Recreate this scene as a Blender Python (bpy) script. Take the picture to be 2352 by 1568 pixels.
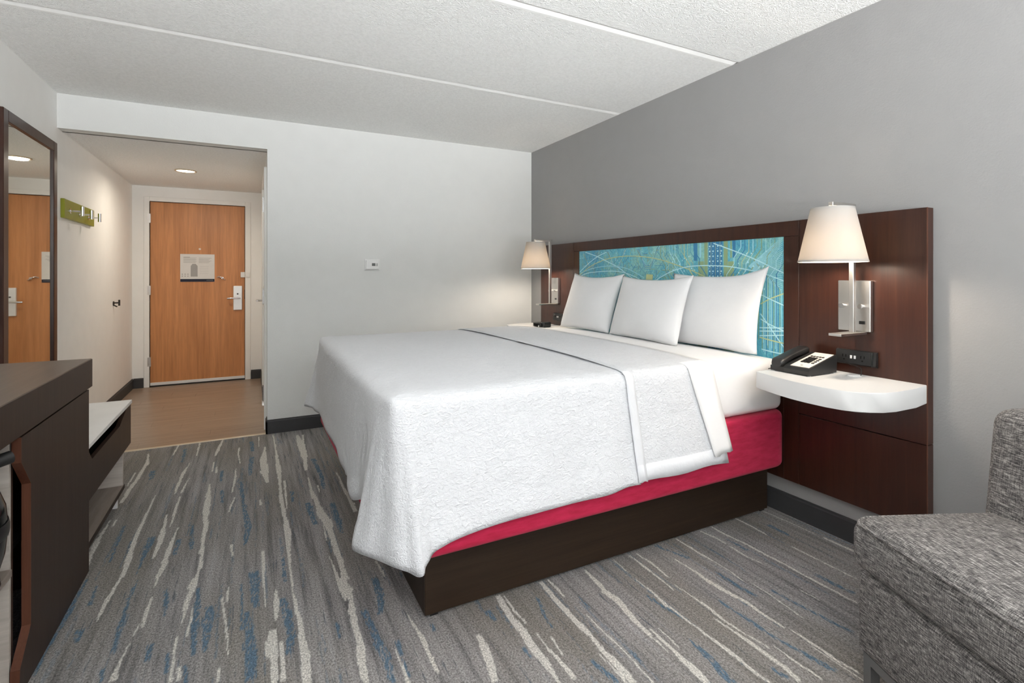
import bpy, bmesh, math, random
import numpy as np
from mathutils import Vector, Matrix

# ------------------------------------------------------------------ camera, world, light, exposure
scn = bpy.context.scene
for o in list(bpy.data.objects):
    bpy.data.objects.remove(o, do_unlink=True)
COL = scn.collection
cam_d = bpy.data.cameras.new('camera')
cam_d.sensor_width = 36.0
cam_d.lens = 18.0
cam_d.shift_x = -0.0047
cam_d.shift_y = -0.0648
cam_d.clip_start = 0.02
cam = bpy.data.objects.new('camera', cam_d)
cam.location = (0, 0, 1.232)
cam.rotation_euler = (math.radians(90), 0, math.radians(-27.47))
COL.objects.link(cam)
scn.camera = cam

world = bpy.data.worlds.new('sky')
scn.world = world
world.use_nodes = True
world.node_tree.nodes['Background'].inputs[0].default_value = (0.95, 0.97, 1.0, 1)
world.node_tree.nodes['Background'].inputs[1].default_value = 0.4

def area_light(name, loc, rot, sx, sy, power, color):
    d = bpy.data.lights.new(name, 'AREA')
    d.shape = 'RECTANGLE'; d.size = sx; d.size_y = sy
    d.energy = power; d.color = color
    o = bpy.data.objects.new(name, d)
    o.location = loc; o.rotation_euler = rot
    COL.objects.link(o)
    return o
# daylight: sky through the wide window behind the camera, plus two added uplights brightening the ceiling
area_light('ceiling_fill_far', (0.65, -5.4, -0.55), (math.radians(146), 0, 0), 6.5, 3.0, 3000, (0.965, 0.985, 1.0))  # added panel outside, aimed up to brighten the ceiling deep in the room
area_light('sky_daylight', (0.65, -10.0, 2.2), (math.radians(90), 0, 0), 9.0, 5.0, 260, (0.965, 0.985, 1.0))
area_light('ceiling_fill_near', (0.65, -3.25, 0.30), (math.radians(180), 0, 0), 3.8, 1.4, 260, (0.965, 0.985, 1.0))  # added upward panel below the sill, brightens the ceiling near the window

scn.cycles.max_bounces = 14
scn.cycles.diffuse_bounces = 12
vs = scn.view_settings
vs.view_transform = 'Standard'
vs.look = 'None'
vs.gamma = 1.0
vs.use_curve_mapping = False
vs.exposure = 0.23

# ------------------------------------------------------------------ helpers
ORG = {}
def link(name, me, parent=None):
    o = bpy.data.objects.new(name, me)
    COL.objects.link(o)
    if parent is not None:
        o.parent = parent
    return o

def obj(name, bm, mat, parent=None, smooth=False, kind=None, label=None, local=False):
    """bm holds world coordinates; a child is stored relative to its root's origin"""
    org = Vector((0, 0, 0))
    if parent is not None:
        org = ORG.get(parent.name, Vector((0, 0, 0)))
    if not local and org.length > 0:
        for v in bm.verts:
            v.co -= org
    bmesh.ops.recalc_face_normals(bm, faces=bm.faces)
    me = bpy.data.meshes.new(name)
    bm.to_mesh(me); bm.free()
    if smooth:
        me.polygons.foreach_set('use_smooth', [True] * len(me.polygons))
        if smooth != 'all':
            me.set_sharp_from_angle(angle=math.radians(38))
    me.materials.append(mat)
    o = link(name, me, parent)
    ORG[o.name] = org
    if kind: o['kind'] = kind
    if label: o['label'] = label
    return o

def tag(o, label, cat, group=None):
    o['label'] = label; o['category'] = cat
    if group: o['group'] = group
    return o

def thing(name, label, cat, loc, group=None, rotz=0.0):
    o = bpy.data.objects.new(name, None)
    o.empty_display_size = 0.1
    COL.objects.link(o)
    o.location = loc; o.rotation_euler = (0, 0, rotz)
    ORG[o.name] = Vector(loc)
    if cat: tag(o, label, cat, group)
    return o

def struct_root(name, loc, label=None):
    o = thing(name, None, None, loc)
    o['kind'] = 'structure'
    if label: o['label'] = label
    return o

def B(): return bmesh.new()

def box(bm, x0, x1, y0, y1, z0, z1, bev=0.0, seg=2):
    r = bmesh.ops.create_cube(bm, size=1.0)
    vs_ = r['verts']
    for v in vs_:
        v.co = Vector(((x0 + x1) / 2 + v.co.x * (x1 - x0), (y0 + y1) / 2 + v.co.y * (y1 - y0), (z0 + z1) / 2 + v.co.z * (z1 - z0)))
    if bev > 0:
        es = list({e for v in vs_ for e in v.link_edges})
        bmesh.ops.bevel(bm, geom=es, offset=bev, segments=seg, profile=0.5, affect='EDGES')
    return bm

def bx(*a, **k): return box(B(), *a, **k)

def prism(bm, pts, lo, hi, axis):
    """extrude a polygon; axis 0: pts=(y,z) along x, 1: (x,z) along y, 2: (x,y) along z"""
    def co(p, t):
        return (t, p[0], p[1]) if axis == 0 else (p[0], t, p[1]) if axis == 1 else (p[0], p[1], t)
    a = [bm.verts.new(co(p, lo)) for p in pts]
    b = [bm.verts.new(co(p, hi)) for p in pts]
    n = len(pts)
    bm.faces.new(a); bm.faces.new(b[::-1])
    for i in range(n):
        bm.faces.new((a[i], a[(i + 1) % n], b[(i + 1) % n], b[i]))
    return bm

def cyl(bm, p0, p1, r0, r1=None, n=20, cap=True):
    p0, p1 = Vector(p0), Vector(p1)
    r1 = r0 if r1 is None else r1
    d = (p1 - p0).normalized()
    u = d.orthogonal().normalized(); w = d.cross(u)
    A = []; Bv = []
    for i in range(n):
        a = 2 * math.pi * i / n
        q = u * math.cos(a) + w * math.sin(a)
        A.append(bm.verts.new(p0 + q * r0)); Bv.append(bm.verts.new(p1 + q * r1))
    for i in range(n):
        bm.faces.new((A[i], A[(i + 1) % n], Bv[(i + 1) % n], Bv[i]))
    if cap:
        bm.faces.new(A[::-1]); bm.faces.new(Bv)
    return bm

def tube(bm, pts, r, n=10):
    pts = [Vector(p) for p in pts]
    rings = []
    up = None
    for i, p in enumerate(pts):
        d = (pts[min(i + 1, len(pts) - 1)] - pts[max(i - 1, 0)]).normalized()
        u = d.orthogonal().normalized() if up is None else (up - d * up.dot(d)).normalized()
        up = u
        w = d.cross(u)
        rings.append([bm.verts.new(p + (u * math.cos(2 * math.pi * k / n) + w * math.sin(2 * math.pi * k / n)) * r) for k in range(n)])
    for a, b in zip(rings, rings[1:]):
        for k in range(n):
            bm.faces.new((a[k], a[(k + 1) % n], b[(k + 1) % n], b[k]))
    bm.faces.new(rings[0][::-1]); bm.faces.new(rings[-1])
    return bm

def lathe(bm, prof, c, n=40, close=False):
    """prof: (r, z) list around the vertical through c=(x,y)"""
    rings = [[bm.verts.new((c[0] + r * math.cos(2 * math.pi * k / n), c[1] + r * math.sin(2 * math.pi * k / n), z)) for k in range(n)] for r, z in prof]
    pairs = list(zip(rings, rings[1:]))
    if close: pairs.append((rings[-1], rings[0]))
    for a, b in pairs:
        for k in range(n):
            bm.faces.new((a[k], a[(k + 1) % n], b[(k + 1) % n], b[k]))
    if not close:
        if prof[0][0] > 1e-6: bm.faces.new(rings[0][::-1])
        if prof[-1][0] > 1e-6: bm.faces.new(rings[-1])
    return bm

# ------------------------------------------------------------------ materials
MATS = {}
def srgb(r, g, b):
    f = lambda c: (c / 255 / 12.92) if c / 255 <= 0.04045 else ((c / 255 + 0.055) / 1.055) ** 2.4
    return (f(r), f(g), f(b), 1)

class NT:
    def __init__(s, name):
        s.m = bpy.data.materials.new(name); s.m.use_nodes = True
        s.t = s.m.node_tree; s.p = s.t.nodes['Principled BSDF']; s.out = s.t.nodes['Material Output']
        MATS[name] = s.m
    def n(s, typ, **k):
        x = s.t.nodes.new(typ)
        for a, b in k.items():
            setattr(x, a, b)
        return x
    def l(s, a, b): s.t.links.new(a, b)
    def coords(s, scale=(1, 1, 1)):
        tc = s.n('ShaderNodeTexCoord'); mp = s.n('ShaderNodeMapping')
        mp.inputs['Scale'].default_value = scale
        s.l(tc.outputs['Object'], mp.inputs['Vector'])
        return mp.outputs[0]
    def noise(s, vec, scale, detail=3, rough=0.5, dist=0.0):
        x = s.n('ShaderNodeTexNoise')
        x.inputs['Scale'].default_value = scale; x.inputs['Detail'].default_value = detail
        x.inputs['Roughness'].default_value = rough; x.inputs['Distortion'].default_value = dist
        s.l(vec, x.inputs['Vector'])
        return x.outputs['Fac']
    def ramp(s, fac, stops):
        x = s.n('ShaderNodeValToRGB')
        e = x.color_ramp.elements
        while len(e) < len(stops): e.new(0.5)
        for i, (p, c) in enumerate(stops):
            e[i].position = p; e[i].color = c if len(c) == 4 else (*c, 1)
        s.l(fac, x.inputs[0])
        return x.outputs[0]
    def bump(s, h, strength=0.2, dist=0.01):
        x = s.n('ShaderNodeBump')
        x.inputs['Strength'].default_value = strength; x.inputs['Distance'].default_value = dist
        s.l(h, x.inputs['Height']); s.l(x.outputs[0], s.p.inputs['Normal'])
    def mix(s, fac, a, b, mode='MIX'):
        x = s.n('ShaderNodeMix', data_type='RGBA', blend_type=mode)
        for sock, v in ((x.inputs[0], fac), (x.inputs[6], a), (x.inputs[7], b)):
            if hasattr(v, 'is_linked'): s.l(v, sock)
            else: sock.default_value = v
        return x.outputs[2]
    def base(s, c, rough=0.5, metal=0.0, spec=0.5):
        if hasattr(c, 'is_linked'): s.l(c, s.p.inputs['Base Color'])
        else: s.p.inputs['Base Color'].default_value = c
        s.p.inputs['Roughness'].default_value = rough
        s.p.inputs['Metallic'].default_value = metal
        s.p.inputs['Specular IOR Level'].default_value = spec
        return s

def plain(name, c, rough=0.5, metal=0.0, spec=0.5, bump=None, mottle=0.06):
    t = NT(name)
    v = t.coords()
    f = t.noise(v, 9.0, 3)
    lo = tuple(x * (1 - mottle) for x in c[:3]) + (1,)
    hi = tuple(min(1, x * (1 + mottle)) for x in c[:3]) + (1,)
    t.base(t.ramp(f, [(0.3, lo), (0.7, hi)]), rough, metal, spec)
    if bump:
        t.bump(t.noise(v, bump[0], bump[3] if len(bump) > 3 else 3), bump[1], bump[2])
    return t.m

def wood(name, dark, light, grain=(2, 60, 60), rough=0.4, spec=0.4, fine=1.0, contrast=(0.3, 0.7), bump=0.05):
    t = NT(name)
    v = t.coords(grain)
    big = t.noise(v, 1.0, 4, 0.6, 0.6)
    v2 = t.coords(tuple(g * 4.5 for g in grain))
    sm = t.noise(v2, 1.0, 3, 0.6)
    c1 = t.ramp(big, [(contrast[0], dark), (contrast[1], light)])
    c2 = t.ramp(sm, [(0.35, (0.80, 0.80, 0.80, 1)), (0.65, (1.10, 1.10, 1.10, 1))])
    t.base(t.mix(fine, c1, c2, 'MULTIPLY'), rough, 0.0, spec)
    if bump: t.bump(sm, bump, 0.002)
    return t.m

M = MATS
plain('wall_white', (0.705, 0.71, 0.695, 1), 0.75, 0, 0.25, (170, 0.16, 0.004), 0.012)
plain('wall_hall', (0.86, 0.855, 0.835, 1), 0.7, 0, 0.25, (150, 0.18, 0.004), 0.012)
plain('wall_grey', (0.315, 0.312, 0.31, 1), 0.7, 0, 0.25, (140, 0.2, 0.004), 0.012)
plain('trim_white', (0.84, 0.84, 0.82, 1), 0.35, 0, 0.4, None, 0.01)
plain('baseboard_grey', (0.045, 0.045, 0.047, 1), 0.5, 0, 0.4, None, 0.05)
# popcorn ceiling
t = NT('ceiling_popcorn')
v = t.coords()
f1 = t.noise(v, 62, 4, 0.7); f2 = t.noise(v, 150, 2, 0.6)
mx = t.n('ShaderNodeMath', operation='ADD'); t.l(f1, mx.inputs[0]); t.l(f2, mx.inputs[1])
t.base(t.ramp(f1, [(0.35, (0.86, 0.86, 0.845, 1)), (0.6, (0.94, 0.94, 0.925, 1))]), 0.9, 0, 0.1)
t.bump(mx.outputs[0], 0.8, 0.010)
plain('ceiling_joint', (0.88, 0.88, 0.865, 1), 0.85, 0, 0.1, (60, 0.15, 0.004), 0.02)

wood('mahogany', (0.030, 0.0096, 0.0058, 1), (0.04989, 0.01663, 0.009274, 1), (60, 34, 1.6), 0.30, 0.45, 0.5, bump=0.0)
wood('mahogany_edge', (0.092, 0.0336, 0.0192, 1), (0.128, 0.0496, 0.0288, 1), (60, 34, 1.6), 0.35, 0.4, 0.5)  # paler mahogany; also the painted light on the desk door's notch edge
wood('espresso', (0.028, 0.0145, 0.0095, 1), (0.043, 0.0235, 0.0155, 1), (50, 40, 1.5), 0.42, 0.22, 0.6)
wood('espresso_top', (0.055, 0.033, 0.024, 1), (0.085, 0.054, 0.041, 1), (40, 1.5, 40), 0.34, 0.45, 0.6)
wood('bed_base', (0.020, 0.0115, 0.0065, 1), (0.032, 0.019, 0.011, 1), (1.5, 40, 40), 0.45, 0.3, 0.6)
wood('oak_door', (0.43, 0.176, 0.06, 1), (0.67, 0.296, 0.116, 1), (13, 13, 0.75), 0.38, 0.4, 0.55, (0.25, 0.75))
wood('pale_wood', (0.42, 0.37, 0.325, 1), (0.58, 0.53, 0.48, 1), (1.6, 30, 26), 0.5, 0.3, 0.35)
wood('grey_wood', (0.20, 0.165, 0.14, 1), (0.30, 0.25, 0.215, 1), (24, 2.0, 24), 0.5, 0.3, 0.4)
wood('hall_plank', (0.2475, 0.177, 0.123, 1), (0.3975, 0.3, 0.2175, 1), (1.4, 26, 26), 0.33, 0.45, 0.5, (0.2, 0.8))
plain('white_laminate', (0.68, 0.68, 0.675, 1), 0.32, 0, 0.45, None, 0.01)
plain('white_stone', (0.80, 0.79, 0.77, 1), 0.35, 0, 0.45, None, 0.03)
plain('brushed_nickel', (0.62, 0.60, 0.575, 1), 0.32, 1.0, 0.5, (300, 0.05, 0.001), 0.03)
plain('chrome', (0.75, 0.75, 0.76, 1), 0.16, 1.0, 0.5, None, 0.02)
plain('satin_silver', (0.80, 0.80, 0.80, 1), 0.38, 0.55, 0.5, None, 0.02)
plain('dark_metal', (0.05, 0.045, 0.04, 1), 0.4, 0.8, 0.5, None, 0.05)
plain('leg_metal', (0.27, 0.27, 0.275, 1), 0.38, 0.85, 0.5, None, 0.04)
plain('brass_strip', (0.62, 0.52, 0.38, 1), 0.4, 0.5, 0.5, None, 0.05)
plain('black_plastic', (0.010, 0.010, 0.0105, 1), 0.3, 0, 0.5, None, 0.1)
plain('black_gloss', (0.012, 0.013, 0.013, 1), 0.13, 0, 0.5, None, 0.1)
plain('charcoal_plastic', (0.016, 0.0155, 0.0155, 1), 0.38, 0, 0.5, None, 0.1)
plain('black_void', (0.006, 0.005, 0.005, 1), 0.8, 0, 0.1, None, 0.1)  # near-black paint for shaded hollows and gaps, also socket slots and clock display
plain('faceplate_cream', (0.72, 0.66, 0.60, 1), 0.45, 0, 0.4, None, 0.02)
plain('white_plastic', (0.78, 0.78, 0.77, 1), 0.4, 0, 0.4, None, 0.01)
plain('screen_grey', (0.075, 0.078, 0.072, 1), 0.25, 0, 0.5, None, 0.05)
plain('paper_white', (0.70, 0.69, 0.675, 1), 0.5, 0, 0.3, None, 0.02)
plain('print_grey', (0.36, 0.355, 0.35, 1), 0.6, 0, 0.2, None, 0.04)
plain('print_navy', (0.012, 0.014, 0.032, 1), 0.5, 0, 0.3, None, 0.05)
plain('lime_green', (0.26, 0.275, 0.016, 1), 0.38, 0, 0.45, None, 0.04)
plain('sheet_white', (0.86, 0.85, 0.845, 1), 0.85, 0, 0.15, (26, 0.10, 0.01), 0.01)
plain('pillow_white', (0.73, 0.735, 0.745, 1), 0.85, 0, 0.15, (11, 0.22, 0.02, 4), 0.01)
# matelasse coverlet: crinkled bump
t = NT('coverlet_white')
v = t.coords((44, 108, 72))
f = t.noise(v, 1.0, 4, 0.6, 1.2)
v2 = t.coords((6, 9, 9)); g = t.noise(v2, 1.0, 2)
mx = t.n('ShaderNodeMath', operation='MULTIPLY_ADD'); t.l(g, mx.inputs[0]); mx.inputs[1].default_value = 1.6; t.l(f, mx.inputs[2])
t.base(t.ramp(f, [(0.3, (0.70, 0.71, 0.735, 1)), (0.7, (0.76, 0.77, 0.795, 1))]), 0.85, 0, 0.15)
t.bump(mx.outputs[0], 0.68, 0.012)
plain('hem_white', (0.73, 0.74, 0.765, 1), 0.85, 0, 0.15, (20, 0.3, 0.014, 4), 0.01)
# red box spring cloth
t = NT('red_cloth')
v = t.coords((14, 60, 60)); f = t.noise(v, 1.0, 4, 0.6)
w2 = t.coords((420, 420, 420)); f2 = t.noise(w2, 1.0, 2)
t.base(t.ramp(f, [(0.3, (0.40, 0.012, 0.046, 1)), (0.7, (0.54, 0.022, 0.076, 1))]), 0.8, 0, 0.2)
t.p.inputs['Sheen Weight'].default_value = 0.08
t.bump(f2, 0.2, 0.002)
# heathered chair fabric
t = NT('tweed_grey')
a = t.noise(t.coords((330, 34, 330)), 1.0, 3, 0.7)
b = t.noise(t.coords((60, 420, 60)), 1.0, 2, 0.6)
c = t.noise(t.coords((700, 700, 700)), 1.0, 2, 0.6)
s1 = t.n('ShaderNodeMath', operation='MULTIPLY_ADD'); t.l(b, s1.inputs[0]); s1.inputs[1].default_value = 0.45; t.l(a, s1.inputs[2])
s2 = t.n('ShaderNodeMath', operation='MULTIPLY_ADD'); t.l(c, s2.inputs[0]); s2.inputs[1].default_value = 0.45; t.l(s1.outputs[0], s2.inputs[2])
s3 = t.n('ShaderNodeMath', operation='MULTIPLY'); t.l(s2.outputs[0], s3.inputs[0]); s3.inputs[1].default_value = 1 / 1.9
t.base(t.ramp(s3.outputs[0], [(0.40, (0.036, 0.034, 0.035, 1)), (0.48, (0.115, 0.108, 0.106, 1)), (0.55, (0.25, 0.235, 0.225, 1)), (0.64, (0.54, 0.51, 0.485, 1))]), 0.9, 0, 0.15)
t.bump(s3.outputs[0], 0.35, 0.003)
# carpet: colours come from the woven streak attribute + pile noise
t = NT('carpet')
at = t.n('ShaderNodeAttribute', attribute_name='weave')
sep = t.n('ShaderNodeSeparateColor'); t.l(at.outputs['Color'], sep.inputs[0])
pile = t.noise(t.coords((190, 130, 200)), 1.0, 4, 0.8)
band = t.noise(t.coords((30, 1.3, 1)), 1.0, 4, 0.65)
big = t.noise(t.coords((2.4, 0.9, 1)), 1.0, 2, 0.5)
base = t.ramp(band, [(0.30, (0.125, 0.121, 0.124, 1)), (0.46, (0.26, 0.25, 0.248, 1)), (0.56, (0.31, 0.296, 0.29, 1)), (0.72, (0.35, 0.341, 0.348, 1))])
base = t.mix(t.ramp(big, [(0.42, (0, 0, 0, 1)), (0.62, (0.7, 0.7, 0.7, 1))]), base, (0.21, 0.194, 0.168, 1))
dash = t.noise(t.coords((75, 4.0, 1)), 1.0, 3, 0.7)
base = t.mix(t.ramp(dash, [(0.60, (0, 0, 0, 1)), (0.68, (0.8, 0.8, 0.8, 1))]), base, (0.105, 0.118, 0.140, 1))
base = t.mix(sep.outputs[1], base, (0.085, 0.155, 0.225, 1))
base = t.mix(sep.outputs[0], base, (0.58, 0.56, 0.52, 1))
base = t.mix(1.0, base, t.ramp(pile, [(0.30, (0.25, 0.25, 0.25, 1)), (0.5, (0.96, 0.96, 0.96, 1)), (0.70, (1.8, 1.8, 1.8, 1))]), 'MULTIPLY')
t.base(base, 0.95, 0, 0.1)
t.bump(pile, 0.6, 0.006)
# printed art base
t = NT('art_teal')
f = t.noise(t.coords((1, 3.2, 3.0)), 1.0, 4, 0.6, 0.5)
g = t.noise(t.coords((1, 60, 46)), 1.0, 4, 0.7, 1.5)
c1 = t.ramp(f, [(0.36, (0.085, 0.36, 0.52, 1)), (0.48, (0.13, 0.45, 0.55, 1)), (0.6, (0.25, 0.53, 0.49, 1)), (0.72, (0.22, 0.48, 0.55, 1))])
c2 = t.ramp(g, [(0.38, (0.62, 0.74, 0.86, 1)), (0.5, (1, 1, 1, 1)), (0.62, (1.25, 1.22, 1.12, 1))])
t.base(t.mix(0.8, c1, c2, 'MULTIPLY'), 0.35, 0, 0.4)
plain('print_cyan', (0.504, 0.792, 0.84, 1), 0.4, 0, 0.4, None, 0.05)
plain('print_pale', (0.325, 0.65, 0.725, 1), 0.4, 0, 0.4, None, 0.05)
plain('print_yellow', (0.55, 0.60, 0.30, 1), 0.4, 0, 0.4, None, 0.05)
plain('print_olive', (0.28, 0.40, 0.22, 1), 0.4, 0, 0.4, None, 0.05)
plain('print_blue', (0.049, 0.224, 0.42, 1), 0.4, 0, 0.4, None, 0.05)
# lamp shade cloth, lit from inside
t = NT('shade_linen')
tr = t.n('ShaderNodeBsdfTranslucent'); tr.inputs[0].default_value = (0.32, 0.278, 0.225, 1)
df = t.n('ShaderNodeBsdfDiffuse'); df.inputs[0].default_value = (0.70, 0.68, 0.65, 1)
ms = t.n('ShaderNodeMixShader'); ms.inputs[0].default_value = 0.45
wv = t.noise(t.coords((500, 500, 500)), 1.0, 2); bp = t.n('ShaderNodeBump'); bp.inputs['Strength'].default_value = 0.1; t.l(wv, bp.inputs['Height'])
t.l(bp.outputs[0], df.inputs['Normal'])
t.l(df.outputs[0], ms.inputs[1]); t.l(tr.outputs[0], ms.inputs[2]); t.l(ms.outputs[0], t.out.inputs[0])
def emit(name, c, s):
    t = NT(name)
    t.p.inputs['Base Color'].default_value = (*c, 1)
    t.p.inputs['Emission Color'].default_value = (*c, 1); t.p.inputs['Emission Strength'].default_value = s
    return t.m
emit('bulb_warm', (1.0, 0.85, 0.62), 12.0)
emit('downlight_glow', (1.0, 0.90, 0.72), 5.0)
t = NT('mirror_glass'); t.base((0.80, 0.83, 0.80, 1), 0.02, 1.0)

CREAM=[
[(-0.622,3.44,19),(-0.618,3.62,18),(-0.609,3.79,19),(-0.601,4.11,19),(-0.623,4.29,8)],
[(-0.64,3.71,8),(-0.638,3.92,5)],
[(-0.484,2.31,3),(-0.485,2.35,9),(-0.479,2.46,15),(-0.466,2.61,16),(-0.47,2.77,23),(-0.478,2.94,18),(-0.475,3.2,13),(-0.472,3.47,6)],
[(-0.379,3.44,5),(-0.379,3.57,15),(-0.371,3.81,18),(-0.354,3.95,5)],
[(-0.347,3.44,7),(-0.343,3.53,13),(-0.33,3.67,5)],
[(-0.349,3.01,4),(-0.35,3.17,15),(-0.348,3.38,6)],
[(-0.472,4.19,8),(-0.463,4.41,14)],
[(-0.327,4.1,12),(-0.331,4.4,8)],
[(-0.377,2.71,8),(-0.373,2.83,17),(-0.374,2.98,19),(-0.382,3.15,10)],
[(-0.337,2.45,4),(-0.336,2.52,11),(-0.326,2.62,20),(-0.325,2.81,18),(-0.315,2.97,4)],
[(-0.215,2.16,4),(-0.214,2.22,11),(-0.213,2.29,20),(-0.205,2.4,27),(-0.195,2.48,20),(-0.193,2.64,15),(-0.195,2.81,15),(-0.196,2.96,17),(-0.205,3.1,29),(-0.21,3.34,24),(-0.213,3.51,9)],
[(-0.195,2.07,7),(-0.191,2.15,8),(-0.189,2.22,3)],
[(-0.217,1.86,12),(-0.219,1.96,10),(-0.222,2.07,4)],
[(-0.336,2.19,9),(-0.338,2.3,11),(-0.336,2.37,5)],
[(-0.354,2.15,4),(-0.352,2.21,7)],
[(-0.373,1.94,21),(-0.369,2.04,9),(-0.36,2.11,2)],
[(-0.213,4.04,7),(-0.205,4.18,23),(-0.186,4.4,10)],
[(-0.213,3.73,7),(-0.215,3.91,9)],
[(-0.19,3.69,12),(-0.191,3.79,11)],
[(-0.062,3.81,5),(-0.075,4,10),(-0.073,4.15,6)],
[(-0.094,3.32,6),(-0.083,3.52,15),(-0.083,3.7,7)],
[(-0.101,3.05,5),(-0.092,3.14,11),(-0.08,3.23,6)],
[(-0.08,2.22,6),(-0.079,2.3,5)],
[(-0.065,1.91,2),(-0.074,2.04,9),(-0.086,2.15,10),(-0.095,2.24,7)],
[(-0.601,3.14,6),(-0.599,3.21,7)],
[(-0.611,2.76,5),(-0.626,2.85,21),(-0.629,3.05,15),(-0.627,3.22,6)],
[(-0.07,2.57,6),(-0.079,2.67,13)],
[(-0.196,1.85,13),(-0.198,1.91,11)],
[(-0.088,1.79,12),(-0.088,1.84,9)],
[(0.052,4.12,6),(0.055,4.36,6)],
[(0.089,3.38,13),(0.076,3.58,44),(0.076,3.79,38),(0.092,4.08,12)],
[(0.153,1.66,24),(0.155,1.71,28),(0.159,1.78,25),(0.154,1.86,17),(0.154,1.98,12),(0.149,2.09,15),(0.146,2.18,7),(0.148,2.35,9),(0.152,2.52,15),(0.158,2.67,23),(0.155,2.85,15),(0.148,3.1,17),(0.154,3.34,17),(0.159,3.62,27),(0.157,3.92,13),(0.153,4.35,8)],
[(0.17,2.96,6),(0.174,3.14,11),(0.178,3.36,10)],
[(0.311,3.48,18),(0.323,3.73,27),(0.327,4.02,51),(0.32,4.27,21)],
[(0.342,4.01,10),(0.357,4.25,15)],
[(0.31,1.58,15),(0.311,1.65,26),(0.322,1.72,29),(0.326,1.78,25),(0.326,1.87,19),(0.328,1.95,29),(0.337,2.01,18),(0.337,2.12,33),(0.342,2.22,21),(0.343,2.36,21),(0.341,2.54,22),(0.338,2.68,42),(0.33,2.8,36),(0.315,2.95,26),(0.31,3.14,16),(0.312,3.34,10)],
[(0.314,2.52,5),(0.318,2.67,7)],
[(0.32,2.02,10),(0.318,2.1,22),(0.311,2.23,14),(0.306,2.35,3)],
[(0.045,2.26,9),(0.048,2.39,13),(0.048,2.54,10)],
[(0.048,2.12,2),(0.05,2.24,3)],
[(0.079,2.02,10),(0.088,2.12,21),(0.086,2.21,8)],
[(0.064,1.71,19),(0.065,1.79,22),(0.063,1.87,37),(0.066,1.96,33)],
[(0.086,1.7,17),(0.09,1.78,15),(0.09,1.88,12)],
[(0.516,1.52,9),(0.515,1.58,15),(0.516,1.65,19),(0.512,1.75,12),(0.506,1.82,6)],
[(0.486,2.11,6),(0.48,2.23,5)],
[(0.487,2.76,22),(0.483,2.98,18),(0.476,3.15,13),(0.476,3.34,7)],
[(0.346,3.09,7),(0.349,3.19,10)],
[(0.05,3.07,7),(0.048,3.13,9)],
[(0.656,1.4,22),(0.676,1.49,27),(0.685,1.55,29),(0.692,1.61,15)],
[(0.826,1.31,9),(0.831,1.36,18),(0.833,1.41,27),(0.828,1.48,29),(0.836,1.56,30),(0.832,1.64,26),(0.839,1.71,27),(0.842,1.77,22)],
[(0.867,1.59,5),(0.858,1.67,9),(0.864,1.76,8)],
[(1.027,1.21,17),(1.029,1.25,22),(1.031,1.32,28),(1.025,1.36,19),(1.032,1.43,14),(1.031,1.48,25),(1.028,1.56,23),(1.026,1.62,21),(1.03,1.7,23),(1.033,1.77,17)],
[(1.066,1.66,6),(1.068,1.71,11),(1.068,1.77,8)],
[(1.21,1.26,4),(1.214,1.32,9),(1.212,1.38,17),(1.215,1.42,21),(1.224,1.49,22),(1.234,1.55,27),(1.226,1.61,24),(1.231,1.69,20),(1.235,1.76,12)],
[(1.224,1.11,22),(1.231,1.16,27),(1.23,1.21,24),(1.234,1.25,15),(1.233,1.31,12),(1.237,1.36,7)],
[(1.469,1.49,5),(1.474,1.59,8),(1.479,1.69,11),(1.477,1.76,9)],
[(1.512,1.57,8),(1.524,1.68,9),(1.516,1.75,7)],
[(1.394,1.02,9),(1.39,1.05,11),(1.391,1.11,11),(1.393,1.16,17),(1.388,1.22,13),(1.384,1.3,10),(1.383,1.36,11),(1.379,1.45,13),(1.385,1.53,8),(1.382,1.6,5)],
[(1.522,1.12,5),(1.505,1.21,5),(1.499,1.28,13),(1.505,1.36,13),(1.503,1.44,7),(1.498,1.51,5)],
[(1.477,0.98,18),(1.491,1.04,18),(1.489,1.09,14),(1.487,1.15,12),(1.481,1.23,10),(1.477,1.29,5)],
[(1.657,1.15,10),(1.652,1.23,10),(1.658,1.31,16),(1.642,1.39,23),(1.636,1.47,20),(1.639,1.55,8),(1.633,1.64,5)],
[(1.675,0.92,9),(1.664,0.98,11),(1.668,1.03,15),(1.666,1.08,12),(1.666,1.13,4)],
[(1.761,1.41,4),(1.771,1.48,6),(1.77,1.57,7),(1.765,1.67,9),(1.763,1.77,6)],
[(1.935,1.64,8),(1.935,1.71,11),(1.923,1.77,7)],
[(2.023,1.12,8),(2.019,1.25,7),(2.018,1.35,8),(2.019,1.44,13),(2.015,1.5,10),(2.015,1.59,10),(2.002,1.7,11),(2.003,1.78,7)],
[(2.173,1.6,6),(2.18,1.69,10),(2.179,1.78,7)],
[(2.385,1.5,4),(2.382,1.64,5),(2.376,1.78,4)],
[(2.527,1.46,4),(2.52,1.65,4),(2.518,1.84,3)],
[(2.181,1.21,5),(2.181,1.28,5),(2.18,1.38,5),(2.18,1.48,4)],
[(1.761,1.16,4),(1.779,1.31,5),(1.779,1.37,3)],
[(0.88,1.3,17),(0.877,1.37,14),(0.872,1.45,9),(0.873,1.52,5)],
[(1.08,1.18,9),(1.082,1.25,7),(1.087,1.32,7),(1.081,1.44,5),(1.081,1.52,4)],
[(0.899,1.41,5),(0.908,1.48,5)],
[(1.546,0.96,9),(1.542,1.04,7),(1.544,1.1,5)],
[(1.913,1.19,3),(1.91,1.26,2)],
[(1.388,1.68,4),(1.394,1.75,4)],
[(1.258,1.25,2),(1.263,1.34,3)],
[(1.939,1.46,4),(1.927,1.53,6),(1.932,1.6,10)],
[(1.005,1.22,9),(1.012,1.24,11),(1.007,1.34,4)]]
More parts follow.
